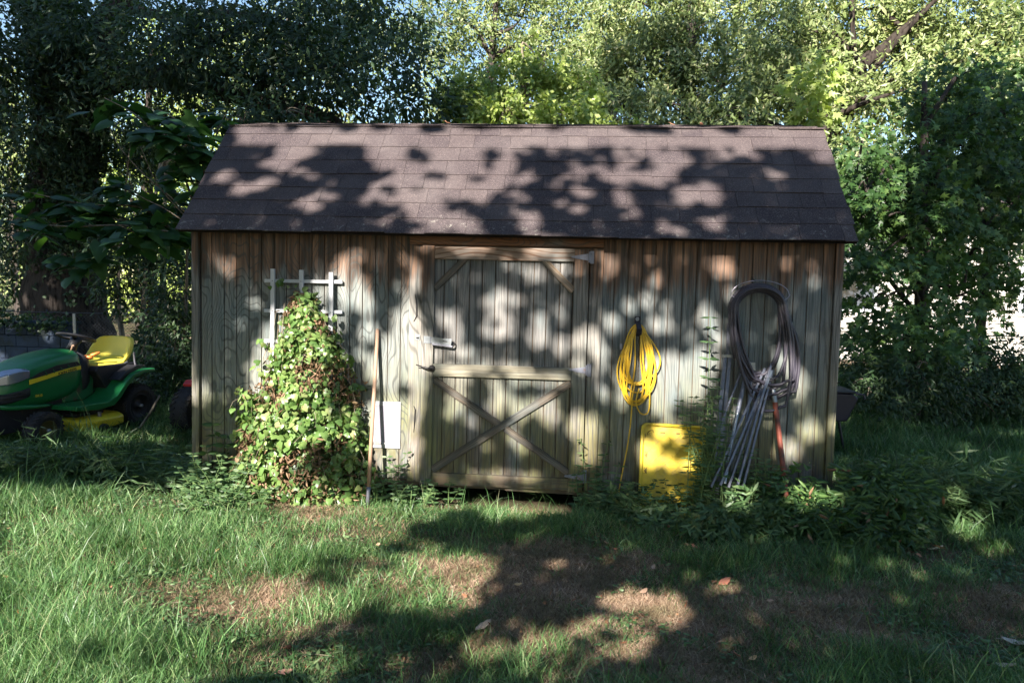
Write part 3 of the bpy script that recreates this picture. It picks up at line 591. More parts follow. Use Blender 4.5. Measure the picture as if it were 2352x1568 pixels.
# yellow lid
def lid():
    e = empty('crate_lid', (3.77,-.20,0), 0, 'yellow plastic storage crate lid leaning upright against the wall', 'crate lid')
    w_, h_ = .49, .72; tilt = math.radians(-13)
    def rr_poly(x0,x1,z0,z1,r,n=5):
        p = []
        for cx_, cz_, a0 in ((x1-r,z1-r,0),(x0+r,z1-r,PI/2),(x0+r,z0+r,PI),(x1-r,z0+r,1.5*PI)):
            p += [(cx_+r*math.cos(a0+PI/2*k/n), cz_+r*math.sin(a0+PI/2*k/n)) for k in range(n+1)]
        return p
    b = MB().prism(rr_poly(-w_/2,w_/2,0,h_,.045), -.012, .0).build('lid_panel', MAT['lid'], e, bevel=.003)
    rim = MB(); o_ = rr_poly(-w_/2,w_/2,0,h_,.045); i_ = rr_poly(-w_/2+.022,w_/2-.022,.022,h_-.022,.03); n = len(o_)
    vs = [(x,-.0125,z) for x,z in o_]+[(x,-.0125,z) for x,z in i_]+[(x,-.030,z) for x,z in o_]+[(x*.995,-.028,z) for x,z in i_]
    rim.add(vs, sum([[(k,(k+1)%n,2*n+(k+1)%n,2*n+k),(n+k,3*n+k,3*n+(k+1)%n,n+(k+1)%n),(2*n+k,2*n+(k+1)%n,3*n+(k+1)%n,3*n+k)] for k in range(n)], []))
    rim = rim.build('rim', MAT['lid'], e, smooth=True)
    rb = MB()
    for k in range(-4,6):
        for sgn in (1,-1):
            c = k*.115; a_ = []   # clipped diagonal z = sgn*x + c2
            for x in np.linspace(-w_/2+.03,w_/2-.03,60):
                z = h_/2+sgn*x*1.05+c
                if .03 < z < h_-.06: a_.append((x,z))
            if len(a_) > 3: rb.bar((a_[0][0],-.0135,a_[0][1]),(a_[-1][0],-.0135,a_[-1][1]),.006,.007)
    rb = rb.build('diamond_rib', MAT['lid'], e)
    mk = MB(); cx_, cz_ = -w_/2+.085, h_-.085
    mk.tube([(cx_+.034*math.cos(t), -.0135, cz_+.03*math.sin(t)) for t in np.linspace(PI*1.02, PI*.42, 8)], .0035, 5)
    mk.tube([(cx_+.019*math.cos(t)-.004, -.0135, cz_+.014*math.sin(t)-.006) for t in np.linspace(PI*1.02, PI*.42, 8)], .003, 5)
    mk.bar((-w_/2+.034,-.0135,h_-.12),(-w_/2+.034,-.0135,h_-.085),.006,.003).bar((cx_+.002,-.0135,cz_+.03),(cx_+.014,-.0135,cz_+.012),.005,.003)
    mk.bar((cx_-.038,-.0135,cz_-.004),(cx_-.012,-.0135,cz_-.010),.005,.003)
    mk.build('arrow_mark', MAT['lidink'], e)
    cl = MB()
    for x0 in (-.10,.02,.12): MB().box(x0,x0+.045,-.0142,-.0122,h_-.075,h_-.062).build('latch_slot', MAT['lidink'], e)
    for z0 in (.46,.34,.20): MB().box(-w_/2+.035,-w_/2+.055,-.0142,-.0122,z0,z0+.045).build('latch_slot', MAT['lidink'], e)
    for ch in e.children: ch.rotation_euler = (tilt,0,0)
    e.location = (3.775,-.165,-.075); e.rotation_euler = (0,math.radians(1.5),0)
lid()

# ------------------------------------------------------------------ lawn tractor (local: +x forward, +y its left, origin under the front axle)
HEAD = math.atan2(-.984, -.18)
def sec(x, hw, zb, zt, rt=.35, rb=.15, n=18):
    pts = []
    for k in range(n):
        t = 2*PI*(k+.5)/n; c, s_ = math.cos(t), math.sin(t); e = 2/3.6
        y = math.copysign(abs(c)**e, c)*hw; z = math.copysign(abs(s_)**e, s_)
        z = (zb+zt)/2+z*(zt-zb)/2; pts.append((x, y, z))
    return pts
def text_mesh(name, s_, size, mat, parent, loc, rot, depth=.001):
    cu = bpy.data.curves.new(name, 'FONT'); cu.body = s_; cu.size = size; cu.extrude = depth; cu.align_x = 'CENTER'; cu.align_y = 'CENTER'; cu.offset = size*.015
    to = bpy.data.objects.new(name, cu); C.objects.link(to); bpy.context.view_layer.update()
    me = bpy.data.meshes.new_from_object(to.evaluated_get(bpy.context.evaluated_depsgraph_get())); bpy.data.objects.remove(to)
    me.materials.clear(); o = link(name, me, mat, parent); o.location = loc; o.rotation_euler = rot; return o
def wheel(par, x, y, r, wd, rim_mat, ztop=None):
    ww = wd/2; t = MB().lathe([(r*.56,-ww*.8),(r*.75,-ww),(r*.93,-ww*.95),(r*1.0,-ww*.6),(r*1.0,ww*.6),(r*.93,ww*.95),(r*.75,ww),(r*.56,ww*.8)], (0,0,0), 'y', 36)
    for k in range(26):
        a0 = 2*PI*k/26
        for sg in (-1,1):
            p = np.array([r*math.cos(a0), sg*ww*.32, r*math.sin(a0)]); q = np.array([r*math.cos(a0+.16), sg*ww*.92, r*math.sin(a0+.16)])*np.array([.975,1,.975])
            t.bar(p, q, .018, .018, up=(math.cos(a0),0,math.sin(a0)))
    o = t.build('wheel', MAT['tyre'], par, smooth=False); o.location = (x, y, r-.015)
    MB().lathe([(r*.58,ww*.82),(r*.55,ww*.86),(r*.50,ww*.55),(r*.30,ww*.4),(r*.14,ww*.45),(r*.12,ww*.8),(0,ww*.85)], (0,0,0), 'y', 28).build('rim', rim_mat, o, smooth=True)
    MB().lathe([(.022,ww*.8),(.022,ww*1.0),(.010,ww*1.12),(0,ww*1.14)], (0,0,0), 'y', 12).build('hub_cap', MAT['galv'], o, smooth=True)
    return o
TX, TY = gnd(106, 1024)[:2]
tc_ = empty('lawn_tractor', (TX-.418, TY+.048, 0), HEAD, 'green riding lawn tractor with yellow seat and yellow mowing deck, parked left of the shed', 'lawn tractor')
T = tc_
hood = MB().loft([sec(*q) for q in [(-.47,.20,.50,.865),(-.44,.245,.42,.905),(-.25,.262,.36,.90),(.0,.262,.345,.855),(.2,.255,.35,.79),(.34,.235,.37,.72),(.43,.19,.40,.66),(.47,.13,.44,.60)]]).build('hood', MAT['green'], T, smooth=True, sub=1)
MB().loft([[(x,y,z) for y,z in ((-.18,.01),(.18,.01),(.18,.30),(-.18,.30))] for x in (-1.3,.30)]).build('chassis', MAT['blackplastic'], T).location = (0,0,.13)
for sg in (1,):
    pl = [(-.36,.775),(-.40,.735),(-.20,.715),(.14,.650),(.20,.655),(.10,.70),(-.10,.755)]
    MB().prism(pl, .2625, .2685).build('side_vent', MAT['blackplastic'], hood, bevel=.002)
    for k in range(5):
        MB().bar((-.33+.09*k,.2695,.765-.014*k),(-.35+.09*k,.2695,.735-.017*k),.010,.004,up=(0,1,0)).build('vent_slat', MAT['greendull'], hood)
    st_ = [(-.40,.728),(-.405,.690),(-.20,.668),(.205,.595),(.205,.640),(-.20,.706)]
    sb = MB().prism(st_, .2626, .2690).build('side_stripe', MAT['yellow'], hood, bevel=.001)
    text_mesh('side_lettering', 'JOHN DEERE', .040, MAT['blackplastic'], hood, (-.235,.2702,.684), (math.radians(90),math.radians(-8),math.radians(180)), .0006)
    text_mesh('model_lettering', 'D110', .034, MAT['yellow'], hood, (.10,.2640,.475), (math.radians(90),0,math.radians(180)), .0006)
hl = MB().loft([[(x,y,z) for (x,y,z) in q] for q in (
      [(.185,.262,.600),(.185,.262,.672),(.185,.20,.69),(.185,.20,.60)],
      [(.30,.254,.565),(.30,.254,.672),(.30,.19,.70),(.30,.19,.565)],
      [(.395,.232,.545),(.395,.230,.650),(.38,.15,.69),(.38,.15,.545)],
      [(.455,.165,.540),(.452,.165,.620),(.43,.10,.66),(.43,.10,.54)])])
hl.build('headlight', MAT['lens'], T, smooth=True, bevel=.012, seg=3)
hl2 = MB().loft([[(x,-y,z) for (x,y,z) in q] for q in (
      [(.185,.262,.600),(.185,.262,.672),(.185,.20,.69),(.185,.20,.60)],[(.30,.254,.565),(.30,.254,.672),(.30,.19,.70),(.30,.19,.565)],
      [(.395,.232,.545),(.395,.230,.650),(.38,.15,.69),(.38,.15,.545)],[(.455,.165,.540),(.452,.165,.620),(.43,.10,.66),(.43,.10,.54)])]).build('headlight', MAT['lens'], T, smooth=True, bevel=.012)
gr = MB().loft([sec(*q) for q in [(.19,.2625,.445,.598),(.34,.2425,.41,.562),(.43,.2,.41,.536),(.480,.135,.43,.53)]]).build('grille', MAT['blackplastic'], T, smooth=True)
for z in (.455,.49,.52): MB().tube([(.24,.262,z+.02),(.36,.243,z),(.44,.205,z-.008),(.487,.12,z-.008)], .006, 5).build('grille_bar', MAT['tyre'], gr)
MB().loft([sec(*q) for q in [(-.20,.272,.335,.36),(.2,.266,.335,.40),(.36,.245,.35,.425),(.45,.20,.37,.435),(.495,.13,.40,.45)]]).build('bumper_lip', MAT['green'], T, smooth=True, sub=1)
# dash and steering
MB().loft([sec(*q) for q in [(-.66,.13,.42,.70),(-.58,.20,.40,.83),(-.47,.235,.40,.875)]]).build('dash', MAT['blackplastic'], T, smooth=True)
MB().tube([(-.52,0,.84),(-.56,0,.93),(-.60,0,.985)], [.06,.045,.06], 12).build('steering_column', MAT['blackplastic'], T, smooth=True)
sw = MB(); cc_ = np.array([-.60,0,1.00]); ax1 = np.array([.94,0,.30]); ax2 = np.array([0,1.,0])
sw.tube([cc_+.185*(math.cos(t)*ax1+math.sin(t)*ax2) for t in np.linspace(0,2*PI,33)], .0135, 8, False)
for t in (.5,PI-.5,1.5*PI): sw.bar(cc_+[0,0,-.012], cc_+.178*(math.cos(t)*ax1+math.sin(t)*ax2), .045, .012, up=(-.3,0,.95))
sw.build('steering_wheel', MAT['blackplastic'], T, smooth=True)
MB().tube([(-.42,.11,.875),(-.40,.16,.935)], [.006,.012], 8).build('choke_lever', MAT['handle'], T)
MB().tube([(-.60,.16,.80),(-.68,.23,.845)], [.022,.014], 8).build('throttle_lever', MAT['orange'], T, smooth=True)
MB().tube([(-.585,.13,.79),(-.62,.19,.80)], .026, 8).build('throttle_base', MAT['orange'], T, smooth=True)
# foot platform and fenders
pf = [(-.30,.300),(-.30,.345),(-.52,.350),(-.72,.345),(-.86,.40),(-.98,.52),(-1.10,.605),(-1.26,.645),(-1.45,.64),(-1.45,.60),(-1.28,.60),(-1.12,.56),(-1.02,.48),(-.92,.37),(-.82,.295),(-.60,.275)]
MB().prism(pf, -.50, .50).build('fender_pan', MAT['green'], T, bevel=.012, seg=3)
MB().prism([(-.44,.352),(-.70,.350),(-.84,.405),(-.84,.62),(-.62,.62),(-.50,.54)], -.20, .20).build('tunnel', MAT['greendull'], T, bevel=.02, seg=3)
MB().prism([(-.90,.45),(-1.36,.66),(-1.36,.71),(-.80,.70),(-.76,.655)], -.30, .30).build('seat_deck', MAT['blackplastic'], T, bevel=.015)
MB().prism([(-.98,.535),(-1.26,.655),(-1.33,.675),(-1.20,.69),(-1.02,.62),(-.93,.55)], .24, .44).build('fender_tray', MAT['blackplastic'], T, bevel=.006)
MB().tube([(-1.16,.375,.62),(-1.13,.375,.72),(-1.12,.375,.83)], [.009,.009,.012], 8).build('lift_lever', MAT['ferrule'], T)
# seat: cushion and wrapped backrest
sc_ = []
for x, hw, zb, zt in ((-.72,.13,.735,.775),(-.76,.20,.72,.795),(-.90,.235,.715,.80),(-1.06,.24,.72,.81),(-1.16,.235,.74,.87)): sc_.append(sec(x, hw, zb, zt))
seat = MB().loft(sc_).build('seat', MAT['seat'], T, smooth=True, sub=1)
bk = MB(); rows = []
for (z, x, hw, th, wrap) in ((.76,-1.10,.238,.05,.10),(.84,-1.17,.242,.05,.11),(.92,-1.205,.236,.045,.09),(1.0,-1.225,.215,.04,.06),(1.04,-1.232,.17,.035,.03)):
    ring = []
    for k in range(15): f = -1+2*k/14; ring.append((x+wrap*abs(f)**3.0, hw*math.copysign(abs(f)**.9, f), z))
    for k in range(14,-1,-1): f = -1+2*k/14; ring.append((x-th+wrap*abs(f)**3.0*.9, (hw+.012)*math.copysign(abs(f)**.9, f), z))
    rows.append(ring)
bk.loft(rows).build('backrest', MAT['seat'], seat, smooth=True, sub=1)
MB().tube([(-.86,.237,.745),(-.92,.246,.765),(-1.02,.246,.765),(-1.10,.238,.79)], .006, 6).build('seat_seam', MAT['ferrule'], seat)
MB().box(-1.05,-.85,-.12,.12,.69,.73).build('seat_spring', MAT['ferrule'], T)
# mowing deck
dk = [(-.30,.28),(-.33,.50),(-.50,.555),(-.75,.555),(-.93,.50),(-1.0,.40),(-1.0,-.40),(-.9,-.52),(-.5,-.55),(-.30,-.45)]
dkm = MB().add([(x*1.0,y,.085) for x,y in dk]+[(x,y,.175) for x,y in dk]+[(x*.94-.04,y*.88,.205) for x,y in dk], [tuple(range(10)), tuple(range(29,19,-1))]+[(i,(i+1)%10,(i+1)%10+10,i+10) for i in range(10)]+[(i+10,(i+1)%10+10,(i+1)%10+20,i+20) for i in range(10)])
dko = dkm.build('mowing_deck', MAT['yellow'], T, bevel=.02, seg=3)
MB().lathe([(.0,-.02),(.055,-.02),(.055,.02),(.0,.02)], (-.58,.575,.085), 'y', 18).build('gauge_wheel', MAT['blackplastic'], dko, bevel=.004)
MB().tube([(-.62,.48,.19),(-.62,.48,.25)], .018, 8).build('wash_port', MAT['ferrule'], dko)
MB().box(-.80,-.45,.10,.36,.205,.25).build('belt_cover', MAT['blackplastic'], dko, bevel=.01)
wheel(T, 0, .42, .175, .15, MAT['rimdull']); wheel(T, 0, -.42, .175, .15, MAT['rimdull'])
wheel(T, -1.24, .36, .24, .20, MAT['blackplastic']); wheel(T, -1.24, -.38, .255, .21, MAT['blackplastic'])
MB().tube([(0,-.36,.17),(0,0,.21),(0,.36,.17)], .025, 8).build('front_axle', MAT['ferrule'], T)
MB().tube([(-.02,.36,.20),(-.3,.22,.24)], .010, 6).build('steering_rod', MAT['ferrule'], T)

for ch in T.children:
    nm = ch.name.split('.')[0]
    if nm in ('hood','grille','headlight','bumper_lip'): ch.location.x -= .20; ch.location.z += .06 if nm == 'headlight' else 0
    elif nm in ('dash','steering_column','steering_wheel','choke_lever','throttle_lever','throttle_base'): ch.location.x -= .21
    elif nm in ('seat','seat_spring'): ch.scale = (1.16,1.16,1.10); ch.location.x += .04; ch.location.z -= .15
    elif nm == 'lift_lever': ch.location.x -= .10
    elif nm == 'fender_pan': ch.scale.x = .95; ch.location.x = -.03
# second mower, mostly behind the shed corner
mx, my = gnd(428, 1003)[:2]
m2 = empty('riding_mower', (mx+.33, my+.10, 0), math.radians(80), 'red riding mower mostly hidden behind the left shed corner, one black tyre showing', 'riding mower')
wheel(m2, 0, -.33, .27, .22, MAT['rimdull']); wheel(m2, 0, .33, .27, .22, MAT['rimdull']); wheel(m2, 1.15, -.36, .18, .15, MAT['galv']); wheel(m2, 1.15, .36, .18, .15, MAT['galv'])
MB().prism([(-.16,.53),(-.10,.56),(.22,.56),(.45,.35),(.55,.33),(.55,.36),(.48,.39),(.25,.60),(-.12,.60),(-.17,.56)], -.34, .34).build('fender', MAT['red'], m2, bevel=.01)
MB().loft([sec(*q) for q in [(.55,.18,.35,.80),(.7,.22,.33,.80),(1.2,.22,.33,.72),(1.4,.15,.36,.62)]]).build('hood', MAT['red'], m2, smooth=True)
MB().box(-.2,1.2,-.15,.15,.16,.36).build('chassis', MAT['blackplastic'], m2)
# stick
s0, s1 = at(367,908,1.9), gnd(322, 985, .0); s1 = at(320,984,1.6)
e = empty('broken_stick', tuple(s1), 0, 'thin pale stick stuck in the leaf litter behind the green tractor', 'stick'); o = MB().tube([s1-s1, (s0-s1)*.5+[.01,0,0], s0-s1], [.013,.012,.010], 8).build('shaft', MAT['stem'], e)
# dark tub right of the shed
t0 = at(1967, 905, 2.6)
e = empty('plastic_tub', (t0[0]-.34, 2.6, .22), 0, 'dark purple-black plastic tub poking out behind the right shed corner', 'tub')
tub = MB().prism([(-.33,.26),(-.30,.40),(.22,.40),(.29,.35),(.18,.10),(-.25,.06)], -.22, .22).build('tub_body', plain('purple_black_plastic', (.012,.009,.022), .4), e, bevel=.02)
MB().box(-.34,.26,-.25,.25,.402,.425).build('lid', MAT['blackplastic'], e, bevel=.01); MB().tube([(.22,-.30,.41),(.30,-.32,.40),(.305,-.32,.36)], .012, 8).build('handle', MAT['hose'], e)
MB().lathe([(0,-.03),(.15,-.03),(.15,.03),(0,.03)], (-.2,-.1,-.08), 'y', 20).build('wheel', MAT['tyre'], e); MB().tube([(.1,-.2,.1),(.16,-.22,-.22)],.015,8).build('leg', MAT['blackmetal'], e); MB().tube([(.1,.2,.1),(.16,.22,-.22)],.015,8).build('leg', MAT['blackmetal'], e)

# ------------------------------------------------------------------ fences, block wall, house
def chain_fence(x0, x1, y0, y1, h, label, zg=-.1, span=2.4):
    L = math.hypot(x1-x0, y1-y0); dx, dy = (x1-x0)/L, (y1-y0)/L
    e = empty('chain_link_fence', (x0, y0, zg), math.atan2(dy, dx), label, 'chain link fence')
    for k in range(int(L/span)+1):
        MB().tube([(k*span,0,-.2),(k*span,0,h+.05)], .032, 10).build('post', MAT['fence'], e, smooth=True)
    MB().tube([(0,-.03,h-.01),(L,-.03,h-.01)], .012, 6).build('top_rail', MAT['fence'], e)
    wv = []; wf = []; s_ = .07; r = .0028
    for sg in (1,-1):
        c = -h if sg > 0 else 0
        while c < L+(0 if sg > 0 else h):
            a_, b_ = (c, 0.0), (c+sg*h, h)
            xa, xb = a_[0], b_[0]
            t0_, t1_ = 0., 1.
            if sg > 0:
                if xa < 0: t0_ = -xa/h
                if xb > L: t1_ = (L-xa)/h
            else:
                if xb < 0: t1_ = xa/h
                if xa > L: t0_ = (xa-L)/h
            if t1_ > t0_:
                p = (xa+sg*h*t0_, h*t0_); q = (xa+sg*h*t1_, h*t1_); b0 = len(wv)
                for X_, Z_ in (p, q): wv += [(X_-r, sg*.003, Z_), (X_+r, sg*.003, Z_), (X_, sg*.003+.005, Z_)]
                wf += [(b0,b0+1,b0+4,b0+3),(b0+1,b0+2,b0+5,b0+4),(b0+2,b0,b0+3,b0+5)]
            c += s_
    MB().add(wv, wf).build('wire_mesh', MAT['fence'], e)
    return e
fl0 = at(-160, 700, 8.0); fl1 = at(440, 700, 8.6)
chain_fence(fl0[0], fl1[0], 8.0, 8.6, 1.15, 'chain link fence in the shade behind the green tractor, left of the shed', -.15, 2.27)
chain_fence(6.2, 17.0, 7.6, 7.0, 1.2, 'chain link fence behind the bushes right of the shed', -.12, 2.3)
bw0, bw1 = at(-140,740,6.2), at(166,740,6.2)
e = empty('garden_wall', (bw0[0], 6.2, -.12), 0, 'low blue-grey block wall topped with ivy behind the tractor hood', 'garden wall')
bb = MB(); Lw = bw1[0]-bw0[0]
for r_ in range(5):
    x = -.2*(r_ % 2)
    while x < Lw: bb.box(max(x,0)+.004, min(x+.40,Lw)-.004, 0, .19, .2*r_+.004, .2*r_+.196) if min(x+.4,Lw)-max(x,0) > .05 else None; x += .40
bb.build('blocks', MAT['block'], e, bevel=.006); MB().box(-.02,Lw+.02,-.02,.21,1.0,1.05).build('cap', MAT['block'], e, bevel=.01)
pp = np.stack([rng.uniform(0,Lw,900), rng.normal(size=900)*.14-.02, 1.02+rng.normal(size=900)*.08], 1)
leaves('ivy', T_HEART, pp, rnd_dirs(900), unit(rng.normal(size=(900,3))*.6+[0,-.5,.8]), .06, .055, MAT['l_oak_shaded'], e)
e = empty('fence_stake', tuple(at(174,800,5.9)*[1,1,0]), math.radians(3), 'pale metal stake standing between the block wall and the tractor', 'stake')
MB().bar((0,0,-.1),(-.02,0,1.08),.045,.02).build('stake_post', MAT['galv'], e)

# neighbour's house beyond the right trees
hs = empty('neighbour_house', (14.5, 15.5, -.2), math.radians(-4), 'pale horizontal-siding house glimpsed through the trees at the right', 'house')
sd = plain('pale_siding', (.36,.335,.30), .7, .3, 0, .06, 2.)
wl = MB()
for k in range(28):
    z = .15+k*.15; wl.add([(-6.5,0.0,z+.15),(9,0.0,z+.15),(9,-.028,z+.004),(-6.5,-.028,z+.004),(-6.5,.004,z),(9,.004,z)], [(0,3,2,1),(3,4,5,2)])
wl.build('wall', sd, hs); MB().box(-6.5,9,.01,7,0,4.3).build('wall_core', MAT['groove'], hs)
MB().add([(-7,-.5,4.25),(9.5,-.5,4.25),(9.5,3.5,6.2),(-7,3.5,6.2),(9.5,7.5,4.25),(-7,7.5,4.25)], [(0,1,2,3),(3,2,4,5)]).build('roof', MAT['shingle'], hs)
for x in (-4.2, .5, 5.0):
    wn = MB().box(x,x+1.1,-.05,-.029,1.5,2.9).build('window', MAT['white'], hs); MB().box(x+.09,x+1.01,-.06,-.051,1.59,2.81).build('pane', plain('window_glass',(.05,.06,.08),.1,.8), wn)

# ------------------------------------------------------------------ trees
def limb_tube(mb, pts, r0, r1, n=9):
    p = smooth_path(pts, max(8, len(pts)*5)); mb.tube(p, list(np.linspace(r0, r1, len(p))*(1+.06*rng.normal(size=len(p)))), n)
def clump_leaves(blobs, n, size, spread=.30, per=22, hollow=.35):
    B = np.array(blobs, float); per = int(per*.75); vol = (B[:,3]*B[:,4]*B[:,5])**.75; k = rng.choice(len(B), max(1,n//per), p=vol/vol.sum()); b = B[k]; m_ = len(k)
    d = rnd_dirs(m_); r = rng.uniform(hollow, 1.0, m_)**.6; r *= 1+.28*np.sin(d[:,0]*5+b[:,0])*np.cos(d[:,2]*6)
    cpos = b[:,:3]+d*b[:,3:]*r[:,None]
    grp = rng.integers(0, max(1, m_//5), m_); cpos = cpos*.45+cpos[grp*5 % m_]*.0+.55*np.array([cpos[g] if np.linalg.norm(cpos[g]-c) < 4.5*spread else c for g, c in zip(rng.permutation(m_), cpos)])
    td = unit(d*[1,1,.5]+rng.normal(size=(m_,3))*.5+[0,0,-.55]); ln = spread*rng.uniform(1.2,2.6,m_)           # a drooping twig per cluster
    T = np.repeat(td, per, 0); t_ = rng.random((m_*per,1))
    P = np.repeat(cpos, per, 0)+T*t_*np.repeat(ln, per)[:,None]+rng.normal(size=(m_*per,3))*spread*.28
    D = unit(T*.8+rng.normal(size=P.shape)*.6+[0,0,-.25]); N = unit(np.repeat(rng.normal(size=(m_,3)), per, 0)*.35+rng.normal(size=P.shape)*.35+np.array([-.2,-.8,.6]))
    return P, D, N, cpos
def tree(label, base, blobs, n, lsize, lmat, bmat='bark', tr=.3, tpl=T_DIA, group=None, asp=.42, spread=.3, name='tree', limbs=True, per=22, trunk=None, z0=-.4, top=None, leafname='crown'):
    e = empty(name, (base[0], base[1], z0), 0, label, 'tree', group); off = np.array([base[0], base[1], z0]); B = np.array(blobs, float)
    mb = MB(); tz = np.max(B[:,2]) if top is None else top
    tp = trunk if trunk is not None else [(base[0], base[1], z0), (base[0]+rng.normal()*.15, base[1], z0+(tz-z0)*.4), (B[:,0].mean()*.5+base[0]*.5, B[:,1].mean()*.4+base[1]*.6, tz)]
    limb_tube(mb, [np.array(p)-off for p in tp], tr*1.25, tr*.3, 12)
    if limbs:
        tpa = np.array(smooth_path(tp, 24))
        for b in B[rng.permutation(len(B))[:min(len(B),14)]]:
            st_ = tpa[min(23, max(5, int(np.argmin(np.abs(tpa[:,2]-(b[2]-.5*b[5]-.35*np.hypot(b[0]-tpa[:,0], b[1]-tpa[:,1])))))) )]
            mid = (st_+b[:3])/2+[0,0,.3]+rng.normal(size=3)*.2; limb_tube(mb, [st_-off, mid-off, b[:3]-off], tr*.38, tr*.06, 6)
            for q in range(4):
                d = rnd_dirs(1)[0]*b[3:]*.8; limb_tube(mb, [b[:3]-off, b[:3]-off+d*.5+[0,0,.1], b[:3]-off+d], tr*.10+.008, .006, 4)
    mb.build('trunk', MAT[bmat], e, smooth=True)
    P, D, N, cp = clump_leaves(blobs, n, lsize, spread, per); L = lsize*rng.uniform(.65,1.25,len(P))
    leaves(leafname, tpl, P-off, D, N, L, L*asp, MAT[lmat], e)
    return e
def ib(u, v, Y, ru, rv, ry):     # ellipsoid whose outline, seen from the photo's viewpoint, is ru x rv pixels
    c = at(u, v, Y); d = (c-CAM)@FWD; return (c[0], Y, c[2], ru*d/FPX, ry, rv*d/FPX)

# big dark oak, left
TB = at(150, 760, 9.0)
fork = at(165, 230, 9.0)
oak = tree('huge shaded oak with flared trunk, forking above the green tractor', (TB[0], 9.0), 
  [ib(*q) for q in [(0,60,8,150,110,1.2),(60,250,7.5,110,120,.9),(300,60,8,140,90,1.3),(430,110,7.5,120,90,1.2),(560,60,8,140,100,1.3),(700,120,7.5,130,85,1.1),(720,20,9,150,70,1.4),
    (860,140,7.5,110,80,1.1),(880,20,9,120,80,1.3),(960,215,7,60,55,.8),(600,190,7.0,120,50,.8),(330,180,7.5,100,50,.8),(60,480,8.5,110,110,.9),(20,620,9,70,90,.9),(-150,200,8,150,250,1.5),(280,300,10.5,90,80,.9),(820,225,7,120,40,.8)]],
  40000, .15, 'l_oak_shaded', 'bark', .1, T_DIA, None, .36, .36, 'oak_tree', False, 24)
ob = MB(); off = np.array([TB[0], 9.0, -.4])
for ch in oak.children:
    if ch.name.startswith('trunk'): bpy.data.objects.remove(ch)
p = [np.array([TB[0], 9.0, -.4]), at(150,740,9.0), at(145,600,9.0), at(150,400,9.0), fork, at(120,60,9.0), at(90,-120,9.0)]
q = smooth_path([x-off for x in p], 30); ob.tube(q, list(np.interp(np.linspace(0,6,30), [0,1,2,3,4,5,6], [1.15,.86,.66,.60,.62,.45,.38])*(1+.05*np.sin(np.arange(30)*1.9))), 20)
for k in range(7):
    t = 2*PI*k/7; ob.tube([np.array([1.25*math.cos(t),1.25*math.sin(t),.15])*1.1, np.array([.62*math.cos(t),.62*math.sin(t),.75]), np.array([.4*math.cos(t),.4*math.sin(t),1.9])], [.12,.26,.12], 8)
limb_tube(ob, [fork-off, at(235,90,9)-off, at(275,10,9)-off, at(320,-150,9)-off], .42, .25, 12)
limb_tube(ob, [at(160,300,9)-off, at(250,190,8.8)-off, at(400,180,8.4)-off, at(560,225,8.0)-off, at(690,255,7.7)-off, at(780,285,7.5)-off], .30, .10, 10)
limb_tube(ob, [at(560,225,8)-off, at(660,170,7.7)-off, at(820,150,7.5)-off], .10, .03, 7)
limb_tube(ob, [at(400,180,8.4)-off, at(480,100,8.2)-off, at(620,30,8)-off], .12, .03, 7)
limb_tube(ob, [at(275,10,9)-off, at(400,40,9)-off, at(520,30,8.6)-off, at(700,60,8.4)-off], .12, .03, 7)
ob.build('trunk', MAT['bark'], oak, smooth=True)
ni = 9000; vv = rng.uniform(-20, 700, ni); cx = np.interp(vv, [0,230,400,600,760],[110,165,150,145,150]); hw = np.interp(vv,[0,230,400,600,760],[90,95,90,80,95])
uu = cx+rng.uniform(-1,1,ni)*hw; yy = 9-.62*np.sqrt(np.maximum(0,1-((uu-cx)/hw)**2))-abs(rng.normal(size=ni))*.12
pp = np.stack([at(a, b, c) for a, b, c in zip(uu, vv, yy)]); kp = rng.random(ni) < np.interp(vv,[0,500,640],[1,.9,.08]); pp = pp[kp]
leaves('ivy', T_HEART, pp-off, unit(rng.normal(size=pp.shape)*.5+[0,-.1,-.7]), unit(rng.normal(size=pp.shape)*.4+[0,-1,.5]), rng.uniform(.06,.12,len(pp)), .08, MAT['l_oak_shaded'], oak)
del pp

# far sunlit woods seen through gaps: individual crowns
far = 'sunlit trees in the woods behind the shed'
tree('tall olive-green tree, leftmost of the woods, seen through the dark oak', (at(60,800,24)[0],24), [ib(*q) for q in [(20,500,24,150,200,1.8),(120,250,25,170,140,1.8),(-100,350,24,150,300,2)]], 9000, .26, 'l_oak', 'bark', .3, T_DIA, far, .45, .5)
tree('bright tree glimpsed between the oak trunk and the shed roof', (at(330,800,22)[0],22), [ib(*q) for q in [(300,430,22,120,130,1.6),(420,330,23,130,100,1.6),(330,620,22,140,90,1.3),(450,150,25,160,120,2)]], 10000, .22, 'l_lime', 'bark_red', .25, T_DIA, far, .5, .45)
tree('olive tree behind the left end of the shed roof', (at(640,800,24)[0],24), [ib(*q) for q in [(600,180,24,150,110,1.8),(760,60,26,170,130,2),(700,260,22,150,60,1.2)]], 9000, .22, 'l_oak', 'bark', .3, T_DIA, far, .42, .45)
tree('tall light green tree behind the middle of the shed, its crown open to the sky', (at(1090,800,18)[0],18), [ib(*q) for q in [(1010,60,18,75,90,1.2),(1100,90,18.5,60,80,1.2),(1030,200,17,70,60,1.),(1200,40,19,80,85,1.3),(1250,140,18,90,70,1.2),(1330,60,19,90,80,1.4),(1180,-50,19,200,60,1.4),(1360,190,17,80,80,1.2)]], 17500, .18, 'l_oak', 'bark', .22, T_DIA, far, .36, .34)
